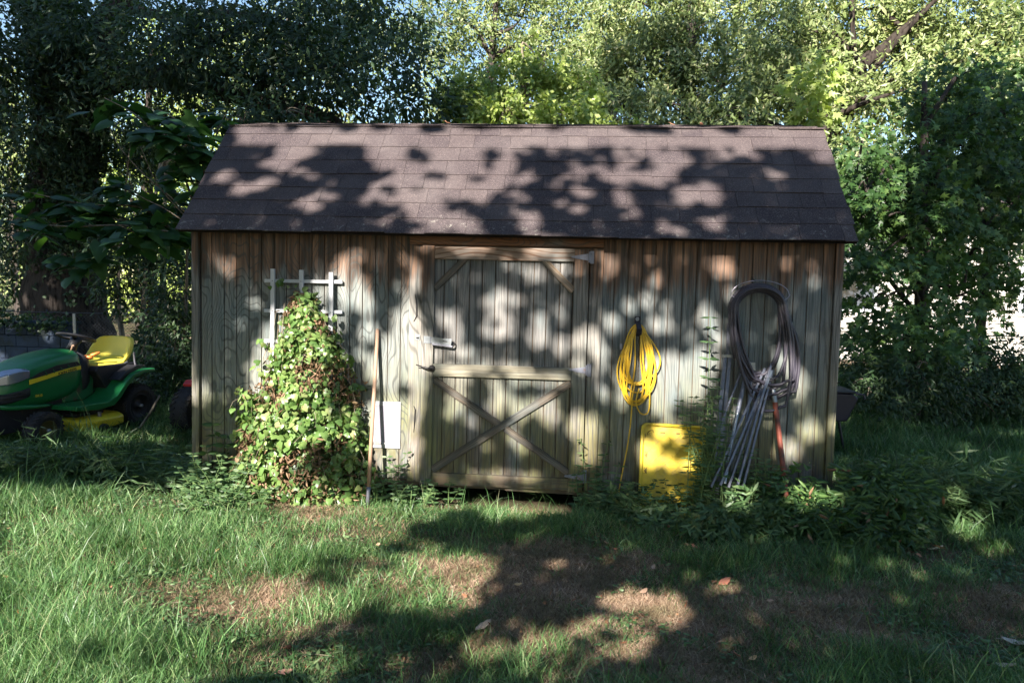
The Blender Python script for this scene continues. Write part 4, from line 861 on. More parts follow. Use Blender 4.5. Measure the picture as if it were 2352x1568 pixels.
tree('broad pale olive oak filling the sky behind the middle right of the roof', (at(1560,800,15)[0],15), [ib(*q) for q in [(1480,150,15,110,100,1.3),(1575,90,15,100,100,1.4),(1500,20,16,130,80,1.4),(1400,130,15.5,80,80,1.2),(1660,200,14,120,90,1.2),(1540,240,13.5,120,60,1.),(1430,250,14,90,50,1.),(1790,60,16,80,100,1.3),(1760,160,15,90,80,1.2),(1650,-40,17,150,60,1.4)]], 34000, .17, 'l_oak', 'bark', .28, T_DIA, far, .36, .30)
yg = tree('small bright yellow-green tree just above the middle of the shed roof', (at(1180,800,8)[0],8), [ib(*q) for q in [(1110,220,8,70,65,.6),(1200,200,8,75,65,.6),(1255,160,8,50,40,.5),(1160,260,7.5,110,40,.5),(1330,200,8.3,40,45,.4),(1300,265,7.6,60,35,.5),(1060,235,8,45,60,.4),(1400,275,7.8,60,22,.4)]], 11000, .11, 'l_lime', 'stem', .09, T_DIA, None, .55, .17)
ro = [ib(*q) for q in [(1830,90,12,110,90,1.1),(1780,220,11.5,90,75,.9),(1950,30,12,120,70,1.2),(2060,120,12,100,80,1.1),(2150,30,12,110,80,1.2),(1900,180,11,90,70,.9),(1990,240,10.5,110,70,.9),(2180,160,11,100,70,1.),(1960,330,9.5,50,50,.6),(2280,120,13,100,120,1.2),(1700,270,11,90,35,.7)]]
rk = tree('large sunlit oak with reddish limbs over the right end of the shed', (at(1880,800,11)[0],11), ro, 31000, .155, 'l_oak', 'bark_red', .2, T_DIA, None, .38, .28, 'oak_tree', True, 22,
     [at(1900,800,11), at(1905,420,11), at(1915,260,10.8), at(1965,170,10.8), at(2040,100,11), at(2130,20,11.2)])
off = np.array(rk.location); lm = MB()
limb_tube(lm, [at(1895,330,10.7)-off, at(1925,255,10.7)-off, at(1985,185,10.7)-off, at(2050,105,10.7)-off, at(2110,40,10.7)-off, at(2190,-40,10.7)-off], .10, .035, 9)
limb_tube(lm, [at(1965,205,10.7)-off, at(1970,160,10.7)-off, at(1960,90,10.7)-off, at(1955,-30,10.7)-off], .075, .05, 8)
limb_tube(lm, [at(1900,300,9.9)-off, at(1860,262,10)-off, at(1850,230,10)-off], .07, .03, 6)
limb_tube(lm, [at(1930,260,9.8)-off, at(1990,235,9.5)-off, at(2080,205,9.3)-off], .07, .02, 6)
limb_tube(lm, [at(1905,330,10.9)-off, at(1935,250,10.2)-off, at(2000,220,9.8)-off], .12, .03, 8); lm.build('limb', MAT['bark_red'], rk, smooth=True)
tree('bluish green tree in the far right top corner', (at(2330,800,16)[0],16), [ib(*q) for q in [(2300,140,16,80,110,1.2),(2350,260,15,80,90,1.1),(2400,60,16,100,140,1.4),(2220,240,15,70,60,.9)]], 14000, .16, 'l_gum', 'bark', .2, T_STAR, far, .9, .32)

dx_ = rng.uniform(-42, 48, 2200); dy_ = rng.uniform(32, 40, 2200); dz_ = rng.uniform(0, 1, 2200)*(9.6+1.8*np.sin(dx_*.7)+1.6*np.sin(dx_*1.9+1))
P = np.repeat(np.stack([dx_,dy_,dz_],1), 14, 0)+rng.normal(size=(2200*14,3))*.55
tag(leaves('distant_woods', T_DIA, P, unit(rng.normal(size=P.shape)+[0,0,-.4]), unit(rng.normal(size=P.shape)*.45+np.array([-.2,-.85,.6])), .5*rng.uniform(.6,1.3,len(P)), .24, MAT['l_far']), kind='stuff')
# understorey, left
tree('dark shrubby tree in the shade between the oak and the shed', (at(330,800,6.5)[0],6.5), [ib(*q) for q in [(330,520,6.5,120,90,.6),(420,640,6,40,90,.5),(280,640,6.8,60,60,.5),(400,740,5.5,50,50,.5),(560,280,6,70,25,.4),(640,272,6.2,110,28,.5)]], 7000, .11, 'l_oak_shaded', 'stem', .05, T_OVA, None, .45, .2)
tree('slender shaded sapling with bushy foot at the left shed corner', (at(425,900,3.6)[0],3.6), [ib(*q) for q in [(415,800,3.6,35,60,.35),(390,850,3.5,45,55,.35),(350,880,3.2,50,35,.3),(425,700,3.7,25,60,.3)]], 2600, .075, 'l_oak_shaded', 'stem', .02, T_OVA, None, .5, .11, 'sapling')
for k, (u, y_, lab) in enumerate(((385,7.5,'grey straight trunk of a young tree, nearest the shed corner'),(300,8.2,'thin grey trunk standing right of the flared oak base'),(345,10.5,'slim pale trunk behind the chain link fence'))):
    b = at(u, 840, y_); tree(lab, (b[0], y_), [ib(u+10, 300+40*k, y_+.5, 70, 60, .7)], 1200, .12, 'l_oak_shaded', 'stem', [.07,.05,.09][k], T_DIA, None, .4, .25)
# large-leaf saplings, left
def big_leaf(label, base, sprays, size, n):
    e = empty('sapling', (base[0], base[1], -.3), 0, label, 'sapling'); off = np.array([base[0], base[1], -.3]); mb = MB(); Ps=[];Ds=[];Ns=[]
    for pts in sprays:
        p = [at(*q) for q in pts]; limb_tube(mb, [x-off for x in p], .016, .005, 6); pa = np.array(smooth_path(p, 60))
        for k in range(n):
            i = rng.integers(10, 60); c = pa[i]; d = unit(rng.normal(size=3)*[1,.8,.25]+[0,0,-.15]); Ps.append(c+d*.12+rng.normal(size=3)*.06); Ds.append(unit(d+np.array([0,0,-.25]))); Ns.append(unit(rng.normal(size=3)*.25+[0,-.15,1]))
    limb_tube(mb, [(0,0,0), (at(*sprays[0][0])-off)*.55+[.05,0,.1], at(*sprays[0][0])-off], .03, .016, 8)
    mb.build('stem', MAT['stem'], e, smooth=True); Ps=np.array(Ps); leaves('leaf_crown', T_HEART, Ps-off, np.array(Ds), np.array(Ns), rng.uniform(.7,1.15,len(Ps))*size, rng.uniform(.65,.85,len(Ps))*size, MAT['l_big'], e)
big_leaf('large-leaved sapling arching over the left end of the shed roof', (at(470,800,3.4)[0],3.4), [[(455,520,3.2),(420,400,3),(330,280,2.8),(240,225,2.7)],[(455,500,3.2),(450,380,2.8),(420,290,2.6),(360,250,2.5)],[(460,500,3.4),(480,380,3.2),(500,300,3.2),(520,260,3.2)],[(455,450,3.2),(400,330,2.6),(330,300,2.4)],[(455,470,3.2),(470,400,2.9),(440,330,2.6)]], .27, 30)
big_leaf('large-leaved sapling with flat drooping leaves above the tractor', (at(400,800,3.8)[0],3.8), [[(430,560,3.7),(330,480,3.2),(200,470,3.0),(60,440,2.8)],[(430,560,3.7),(300,520,3.0),(160,520,2.7),(20,510,2.5)],[(430,560,3.7),(300,560,3.2),(210,580,2.9),(150,598,2.8)],[(430,560,3.7),(360,500,3.4),(300,440,3.3),(240,430,3.2)],[(430,560,3.7),(380,530,3.0),(330,540,2.8),(280,520,2.6)],[(430,560,3.7),(250,490,3.3),(120,470,3.1)],[(430,560,3.7),(330,520,3.3),(230,500,3.1),(90,520,3.0)],[(430,560,3.7),(400,470,3.3),(360,430,3.1)]], .27, 34)
e = empty('bare_vine', tuple(at(455,520,2.9)), 0, 'bare grey twigs curving down to the left roof edge', 'twigs'); tw = MB(); of_ = at(455,520,2.9)
for pts in ([(453,522,2.9),(400,460,2.8),(330,400,2.8),(270,330,2.8),(235,250,2.9)],[(450,528,2.9),(380,480,2.9),(310,440,2.9),(290,370,2.9)],[(452,524,2.9),(410,480,2.85),(360,420,2.8),(320,330,2.9)]): limb_tube(tw, [at(*q)-of_ for q in pts], .010, .004, 5)
tw.build('twig', MAT['stem'], e)
# sapling at roof right, sweetgums at the right
tree('bright green young tree rising behind the right end of the roof', (at(1865,700,3.3)[0],3.3), [ib(*q) for q in [(1868,165,3.3,32,30,.2),(1850,205,3.3,28,28,.2),(1885,235,3.3,32,32,.22),(1870,275,3.3,38,26,.22)]], 420, .14, 'l_lime', 'stem', .02, T_STAR, None, .95, .10, 'sapling', False, 11)
sg1 = tree('dense dark sweetgum close to the right end of the shed', (at(2090,900,4.2)[0],4.2), [ib(*q) for q in [(2000,600,3.6,90,40,.5),(2110,590,4.0,90,45,.5),(2060,420,4.2,110,110,.8),(2180,330,4.6,110,120,.8),(2030,500,3.8,100,60,.6),(2130,480,4.2,110,60,.8),(2250,450,4.8,100,120,.8),(2000,700,3.6,70,30,.4),(2120,690,4,100,32,.5),(2090,770,3.8,120,45,.6),(2180,220,4.8,80,70,.6),(1975,360,3.8,40,50,.4),(2220,600,4.4,70,32,.5),(1990,440,3.6,55,60,.4)]], 11500, .12, 'l_gum', 'bark', .10, T_STAR, None, .95, .15, 'sweetgum_tree', True, 16)
tree('tall dark sweetgum at the far right with a thin leaning trunk', (at(2240,900,5.6)[0],5.6), [ib(*q) for q in [(2320,320,5.6,90,110,.8),(2330,480,5.6,80,90,.8),(2290,220,6,80,80,.8),(2390,400,5.8,80,160,1.),(2270,610,5.4,100,60,.7),(2200,680,5.4,80,40,.5),(2380,620,5.4,60,40,.6),(2240,760,5.2,50,40,.5)]], 7500, .12, 'l_gum', 'bark', .08, T_STAR, None, .95, .16, 'sweetgum_tree', True, 16)
tree('undergrowth shrub in deep shade at the right edge', (at(2300,900,4.6)[0],4.6), [ib(*q) for q in [(2100,870,3.4,110,50,.5),(2000,900,3.2,50,40,.4),(2230,880,4.4,120,45,.6),(2330,850,4.8,90,60,.7),(2110,905,4.6,90,35,.5),(2010,880,5.0,60,40,.5),(2400,900,4.5,90,60,.7)]], 14000, .08, 'l_oak_shaded', 'stem', .03, T_OVA, None, .4, .14, 'shrub')
tree('thin-stemmed shrub behind the fence right of the shed', (at(1985,800,6.5)[0],6.5), [ib(*q) for q in [(1985,800,6.5,60,45,.5),(2060,830,6.8,70,40,.5),(2180,810,7,80,35,.5)]], 3500, .09, 'l_gum', 'stem', .04, T_OVA, None, .5, .18, 'shrub')

# ------------------------------------------------------------------ weeds and shrubs in front of the shed
def stalky(label, base, stalks, lsize, asp, mat, tpl=T_LANCE, pairs=9, droop=-.2, name='weed', bush=0, cat='weed'):
    e = empty(name, (base[0], base[1], 0), 0, label, cat); off = np.array([base[0], base[1], 0.]); mb = MB(); Ps=[];Ds=[];Ns=[];Ls=[]
    for (x0, y0, x1, y1, h) in stalks:
        p = smooth_path([(x0,y0,-.05),((x0+x1)/2+rng.normal()*.02,(y0+y1)/2,h*.55),(x1,y1,h)], 12); mb.tube([q-off for q in p], list(np.linspace(.005,.0015,12)), 5, False); pa = np.array(p)
        for k in range(pairs):
            f = .18+.82*(k+.5)/pairs; i = min(11, int(f*12)); c = pa[i]; a = k*1.9+rng.uniform(0,1)
            for s_ in (0, PI):
                d = np.array([math.cos(a+s_), math.sin(a+s_)*.8, .25+droop*rng.random()]); Ps.append(c); Ds.append(unit(d)); Ns.append(unit(np.array([-d[0]*.3,-.75,.7])+rng.normal(size=3)*.35)); Ls.append(lsize*rng.uniform(.7,1.15)*(1.1-.45*f))
    mb.build('stem', MAT['greenstem'], e); Ls = np.array(Ls); leaves('leaves', tpl, np.array(Ps)-off, np.array(Ds), np.array(Ns), Ls, Ls*asp, MAT[mat], e)
def spread_stalks(u0, u1, v0, v1, n, hmin, hmax, lean=.12):
    out = []
    for _ in range(n):
        p = gnd(rng.uniform(u0,u1), rng.uniform(v0,v1)); h = rng.uniform(hmin,hmax)
        if p[1] > -.06 and -.1 < p[0] < 5.0: p[1] = -.08-rng.random()*.25
        out.append((p[0],p[1],p[0]+rng.normal()*lean,p[1]+rng.normal()*lean*.6-.02,h))
    return out
tx = at(1625,1100,-.25)[0]
shrub_defs = [('long grassy weeds beside the tractor wheels, left of the shed', [(-.9,.5,.08,.5,.5,.2),(-.5,-.1,.06,.45,.3,.16),(-1.7,1.0,.08,.8,.5,.18),(-2.6,.5,.05,.8,.4,.14),(-1.0,1.4,.1,.5,.4,.22)])]
stalky('tall upright weed with lance leaves between the yellow lid and the poles', (tx,-.25), [(tx-.02,-.22,at(1632,735,-.15)[0],-.15,at(1632,728,-.15)[2]),(tx,-.25,at(1640,860,-.2)[0],-.2,1.0)], .10, .26, 'l_weed', pairs=17)
stalky('bushy fine-leaved weed at the foot of the tall weed', (tx,-.3), [(tx+rng.normal()*.09,-.3+rng.normal()*.06,tx-.03+rng.normal()*.10,-.26+rng.normal()*.08,rng.uniform(.45,1.0)) for _ in range(24)], .075, .2, 'l_weed', pairs=16)
stalky('feathery weeds growing around the foot of the metal poles', (4.15,-.45), spread_stalks(1600,1760,1140,1190,30,.25,.55), .075, .22, 'l_weed', pairs=12)
stalky('weeds in front of the yellow lid', (3.75,-.45), spread_stalks(1400,1610,1150,1185,22,.10,.26), .07, .26, 'l_weed', pairs=10)
wx = at(1345,1120,-.12)[0]
stalky('slender weed with narrow leaves in front of the right door jamb', (wx,-.12), [(wx+.02,-.12,at(1335,965,-.08)[0],-.08,.50),(wx+.10,-.14,at(1400,960,-.1)[0],-.1,.50),(wx-.03,-.15,at(1330,1050,-.1)[0],-.12,.30),(wx+.14,-.2,at(1425,1010,-.1)[0],-.1,.33),(wx+.05,-.2,at(1370,1040,-.15)[0],-.15,.28)], .085, .27, 'l_weed', pairs=8)
stalky('leafy weeds at the foot of the right door jamb', (wx,-.3), spread_stalks(1330,1450,1130,1165,18,.10,.24), .07, .32, 'l_weed', pairs=7)
stalky('small reddish-stemmed weed under the white pet door', (1.66,-.10), [(1.66,-.10,1.60,-.08,.30),(1.66,-.10,1.72,-.08,.24),(1.64,-.12,1.56,-.12,.18),(1.67,-.12,1.76,-.1,.34)], .07, .33, 'l_weed', pairs=6)
stalky('low weeds right of the vine at the tool foot', (1.75,-.3), spread_stalks(860,1040,1130,1160,24,.05,.17,.06), .065, .34, 'l_weed', pairs=5)
stalky('weeds at the foot of the left shed corner', (.25,-.2), spread_stalks(450,580,1100,1150,40,.12,.36), .075, .32, 'l_weed', pairs=8)
stalky('broad-leaved dark weed against the left wall', (.22,-.06), [(.2,-.06,.17,-.04,.52),(.24,-.07,.30,-.05,.42),(.2,-.08,.12,-.06,.34)], .12, .5, 'l_gum', T_OVA, pairs=4)
stalky('pale grassy weed left of the shed corner', (at(420,1090,.2)[0],.1), spread_stalks(385,450,1075,1110,14,.12,.30,.08), .16, .13, 'l_weed', pairs=4)
stalky('low weeds left of the vine', (.35,-.55), spread_stalks(440,600,1150,1185,46,.06,.20), .065, .36, 'l_weed', pairs=5)
# the wild shrub mass right front
def shrub_mass(label, blobs, n, size, asp, mat, tpl, spread, name='shrub', second=None):
    B = np.array(blobs); base = (B[:,0].mean(), B[:,1].mean()); e = empty(name, (base[0], base[1], 0), 0, label, 'shrub'); off = np.array([*base, 0.])
    P, D, N, cp = clump_leaves(blobs, n, size, spread, 9, .2); P[:,2] = np.abs(P[:,2])+.01; D[:,2] = D[:,2]*.5+.1
    kk = P[:,1] > -.03; P[kk,1] = -.05-rng.random(kk.sum())*.2 if True else 0
    L = size*rng.uniform(.6,1.25,len(P)); leaves('leaves', tpl, P-off, D, N, L, L*asp, MAT[mat], e); mb = MB()
    for c in cp[:: max(1, len(cp)//90)]:
        b = np.array([c[0]*.6+base[0]*.4, c[1]*.8+base[1]*.2, 0]); c = c.copy(); c[1] = min(c[1], -.05); b[1] = min(b[1], -.08); mb.tube([b-off, (b+c)/2-off+[0,0,.05], c-off], [.004,.003,.0015], 4, False)
    mb.build('stem', MAT['greenstem'], e)
    if second:
        k = rng.random(len(P)) < second; Q = P[k]+[0,-.01,-.02]; leaves('red_leaves', tpl, Q-off, D[k], N[k], size*1.1, size*asp, MAT['litter'], e)
shrub_mass('dark leafy shrub with a few red leaves, right of the rusty pipe', [(4.72,-.60,.16,.34,.22,.18),(5.10,-.55,.24,.30,.26,.24),(4.95,-.85,.14,.36,.18,.14),(4.6,-.35,.22,.22,.16,.18),(5.30,-.35,.26,.26,.28,.24)], 4600, .072, .32, 'l_gum', T_OVA, .05, second=.02)
shrub_mass('fine pale feathery weed bush beyond the right shed corner', [(5.35,-.25,.36,.22,.2,.16),(5.55,-.05,.30,.3,.25,.16),(5.2,-.15,.34,.2,.15,.14)], 3400, .06, .13, 'l_weed', T_DIA, .05, 'weed')
shrub_mass('dark weeds in front of the leaning poles', [(4.3,-.55,.12,.34,.16,.14),(4.05,-.65,.08,.3,.16,.10),(3.8,-.5,.05,.3,.14,.07),(3.5,-.4,.08,.25,.12,.10)], 3200, .065, .26, 'l_weed', T_LANCE, .05, 'weed')
for a_, b_ in shrub_defs: shrub_mass(a_, b_, 5200, .13, .10, 'l_weed', T_LANCE, .09, 'weed')
shrub_mass('long grassy weeds along the right side of the shed', [(5.7,.0,.12,.5,.3,.25),(6.2,1.2,.10,.8,.7,.22),(7.2,1.8,.1,.9,.9,.25),(5.6,.7,.12,.4,.5,.25),(6.2,2.6,.12,.9,.7,.3),(8.2,2.6,.1,1.,.8,.3),(6.6,.1,.06,.7,.4,.14)], 9000, .15, .10, 'l_weed', T_LANCE, .10, 'weed')

# ------------------------------------------------------------------ grass, straw, litter
def scatter(n, x0, x1, y0, y1, power=1.5, ref=3.2, extra=None):
    out = []; tot = 0
    while tot < n:
        x = rng.uniform(x0, x1, 200000); y = rng.uniform(y0, y1, 200000); d = np.hypot(x-CAM[0], y-CAM[1])
        k = rng.random(200000) < np.minimum(1, (ref/np.maximum(d, .5))**power)
        ang = np.degrees(np.arctan2(x-CAM[0], y-CAM[1])); k &= (np.abs(ang+4.5) < 46) | (d < 2.2)
        k &= ~((x > -.02) & (x < 5.0) & (y > -.03) & (y < 3.05))
        if extra is not None: k &= extra(x, y)
        x, y = x[k], y[k]; out.append(np.stack([x, y], 1)); tot += len(x)
    return np.vstack(out)[:n]
def tuft(x, y): return .5+.28*np.sin(x*3.1+1.3*np.sin(y*2.7))+.25*np.sin(y*4.3+x*1.7)+.18*np.sin(x*9.1-y*7.7)
q = scatter(420000, -8, 12.5, -4.4, 12, 1.5, 3.2, lambda x, y: (rng.random(len(x)) > bare(x, y)*1.05) & (rng.random(len(x)) < .45+.6*tuft(x, y)))
x, y = q.T; d = np.hypot(x-CAM[0], y-CAM[1]); H = (.044+.068*np.clip(tuft(x,y),0,1.3))*rng.uniform(.5,1.5,len(x))*(1-.45*np.clip(bare(x,y)*1.5,0,1))*np.where((y>1)|(x<-.3)|(x>5.2),1.25,1.)
H *= np.interp(d, [2.5,5,9], [.9,1.0,1.3]); H *= np.where((x < 2.4) & (y < -1.4), 1.25, 1.); tall = rng.random(len(x)) < .03; H = np.where(tall & (bare(x,y) < .3), H*2.3, H)
blades('grass', np.stack([x,y,gz(x,y)-.006],1), H, np.interp(d,[2.5,5,9,14],[.0034,.0042,.007,.011])*rng.uniform(.6,1.5,len(x)), rng.uniform(0,2*PI,len(x)), rng.uniform(.25,1.12,len(x)), MAT['grass'])
tag(bpy.data.objects['grass'], kind='stuff')
q = scatter(160000, -3, 9, -4.3, 1, 1.4, 3.2, lambda x, y: rng.random(len(x)) < np.clip(bare(x, y)*1.3+.10, 0, 1))
x, y = q.T; d = np.hypot(x-CAM[0], y-CAM[1])
blades('dead_grass', np.stack([x,y,gz(x,y)-.004],1), rng.uniform(.016,.06,len(x)), np.interp(d,[2.5,5,9],[.0026,.0036,.006]), rng.uniform(0,2*PI,len(x)), rng.uniform(.7,1.12,len(x)), MAT['straw'])
tag(bpy.data.objects['dead_grass'], kind='stuff')
# broad-leaf ground cover among the grass
q = scatter(26000, -6, 10, -3.6, 6, 1.2, 3.2, lambda x, y: (rng.random(len(x)) > bare(x, y)*1.4) & (tuft(x*1.7+3, y*1.3) > .62))
x, y = q.T; dd = rnd_dirs(len(x)); dd[:,2] = abs(dd[:,2])*.35
leaves('ground_cover', T_OVA, np.stack([x,y,gz(x,y)+rng.uniform(.01,.05,len(x))],1), dd, unit(rng.normal(size=(len(x),3))*.35+[0,-.1,1]), rng.uniform(.02,.045,len(x)), rng.uniform(.010,.02,len(x)), MAT['l_weed'])
tag(bpy.data.objects['ground_cover'], kind='stuff')
q = scatter(5200, -6, 10, -3.8, 6, 1.2, 3.2); x, y = q.T; dd = rnd_dirs(len(x)); dd[:,2] *= .3
leaves('leaf_litter', T_OVA, np.stack([x,y,gz(x,y)+rng.uniform(.008,.03,len(x))],1), dd, unit(rng.normal(size=(len(x),3))*.5+[0,0,1]), rng.uniform(.012,.045,len(x)), rng.uniform(.006,.022,len(x)), MAT['litter'])
tag(bpy.data.objects['leaf_litter'], kind='stuff')
q = scatter(260, -3, 9, -3.8, 1, 1.2, 3.2); tw = MB()
for x_, y_ in q:
    a_ = rng.uniform(0, PI); l_ = rng.uniform(.04,.16); z_ = float(gz(x_, y_))+.018
    tw.tube([(x_,y_,z_), (x_+l_*.5*math.cos(a_),y_+l_*.5*math.sin(a_)+rng.normal()*.006,z_+.012), (x_+l_*math.cos(a_),y_+l_*math.sin(a_),z_+rng.uniform(0,.02))], .0016, 4)
tag(tw.build('twig_litter', MAT['stem']), kind='stuff')
# separate fallen leaves
def fallen(u, v, L, asp, c, label=None, group=True, lift=.03):
    m_ = plain('fallen_leaf_'+str(len(bpy.data.materials)), c, .6, .3, 0, .3, 30)
    p = gnd(u, v, .03); p[2] = gz(p[0], p[1])+lift; k = 9; V = []; F = []
    a = rng.uniform(-.5,.5); curl = rng.uniform(.10,.3)
    for i in range(k):
        t = i/(k-1); wd = L*asp*.5*math.sin(PI*min(1,t*.93+.05))**.8*(1+.12*math.sin(i*2.2))
        zc = curl*L*(2*t-1)**2*.6
        for s_ in (-1,-.5,0,.5,1): V.append((L*(t-.5), s_*wd, zc+curl*L*.5*abs(s_)**1.5+.001*random.random()))
    F = [(i*5+j, i*5+j+1, (i+1)*5+j+1, (i+1)*5+j) for i in range(k-1) for j in range(4)]
    mb = MB().add(V, F).add([(-L*.5,0,curl*L*.6),(-L*.72,.002,curl*L*.5),(-L*.72,-.002,curl*L*.5)], [(0,1,2)])
    o = mb.build('fallen_leaf', m_, None, smooth=True); s_ = o.modifiers.new('thickness','SOLIDIFY'); s_.thickness = .0012
    o.location = p; o.rotation_euler = (rng.uniform(-.4,.4)+.25, rng.uniform(-.4,.4), rng.uniform(0,2*PI)); tag(o, label or 'small brown dead leaf lying on the lawn', 'dead leaf', 'dead leaves scattered on the lawn' if group else None); return o
o = fallen(1664,1330,.085,.5,(.32,.13,.08),'large reddish-brown fallen leaf on the grass below the leaning poles'); o.rotation_euler = (.5,-.3,.55)
fallen(2330,1470,.10,.6,(.50,.42,.34),'big pale fallen leaf at the right edge of the lawn')
fallen(2308,1528,.09,.4,(.48,.37,.27),'curled tan leaf in the bottom right corner'); fallen(655,1530,.06,.5,(.42,.22,.16),'pinkish tan leaf in the grass at the bottom left')
fallen(45,1408,.06,.6,(.55,.16,.05),'orange-brown leaf at the left edge of the lawn'); fallen(1110,1433,.10,.35,(.36,.27,.2),'long curled brown leaf on the bare patch')
fallen(2150,1262,.09,.35,(.42,.36,.28),'pale pointed leaf standing in the grass right of the shrub')
for u, v in ((870,1250),(962,1310),(838,1318),(300,1190),(1035,1500),(1595,1253),(1770,1385),(1860,1385),(2110,1275),(2195,1310),(1813,1360),(1395,1245),(1535,1205),(1415,1260),(225,1185),(90,1250),(360,1220),(1190,1345),(1480,1345),(2030,1180),
             (1580,1440),(1890,1470),(1730,1510),(1690,1500),(1060,1190),(1345,1180),(1500,1300),(15,1320),(500,1255)):
    fallen(u, v, rng.uniform(.028,.05), rng.uniform(.45,.8), [(.36,.15,.08),(.42,.27,.18),(.28,.14,.09),(.50,.30,.14)][rng.integers(4)])
# tall loose grass clumps
def clump(label, u, v, n, h, wd, col='grass'):
    p = gnd(u, v); e = empty('grass_clump', (p[0],p[1],gz(p[0],p[1])), 0, label, 'grass clump')
    P = rng.normal(size=(n,3))*[.05,.04,0]; blades('blades', P, h*rng.uniform(.5,1.1,n), wd*rng.uniform(.7,1.2,n), rng.uniform(0,2*PI,n), rng.uniform(.2,.9,n), MAT[col], e)
clump('tall pale grass clump in the lower left of the lawn', 465,1520,26,.24,.008); clump('tall thin grass blades standing near the bottom edge left of centre', 830,1540,22,.14,.004)
clump('tuft of long grass left of the shed with bent seed heads', 250,1170,26,.24,.005); clump('long green grass blade tuft by the left shed corner', 425,1110,18,.26,.012)
clump('dark green grass tuft in the shadow in front of the door', 1290,1220,120,.10,.006); clump('lush green grass tuft right of the bare patch', 1560,1290,110,.08,.006)
clump('tuft of wide green blades at the bottom right of centre', 1505,1550,26,.09,.008); clump('lush tuft of grass left of the bare patch', 1050,1215,120,.09,.006)
clump('sunlit grass tuft right of the red-leaved shrub', 2215,1215,90,.13,.006); clump('short grass blades growing on the bare soil patch', 1250,1320,20,.05,.007)
# dead leaves on the roof ridge
for x_, l_ in ((.55,'pale curled leaf at the left end of the roof ridge'),(.80,'small orange leaf near the left end of the roof ridge'),(1.86,'little tan leaf lying on the top course of shingles'),(3.8,'reddish leaf on the ridge above the yellow cord'),(4.05,'brown leaf on the ridge near the right end of the roof')):
    o = fallen(600, 1300, .05, .6, (.45,.22,.13), l_); o.location = (x_, YB+.12, ZB+.075); o['group'] = 'dead leaves on the shed roof'
tb_ = MB().add([(1.92,YB-.075,ZB-.062),(2.03,YB-.075,ZB-.050),(2.035,YB-.02,ZB+.012),(1.925,YB-.02,ZB+.008)],[(0,1,2,3)]).build('torn_shingle_tab', MAT['shingle'], rf_ob); s_ = tb_.modifiers.new('th','SOLIDIFY'); s_.thickness = .005

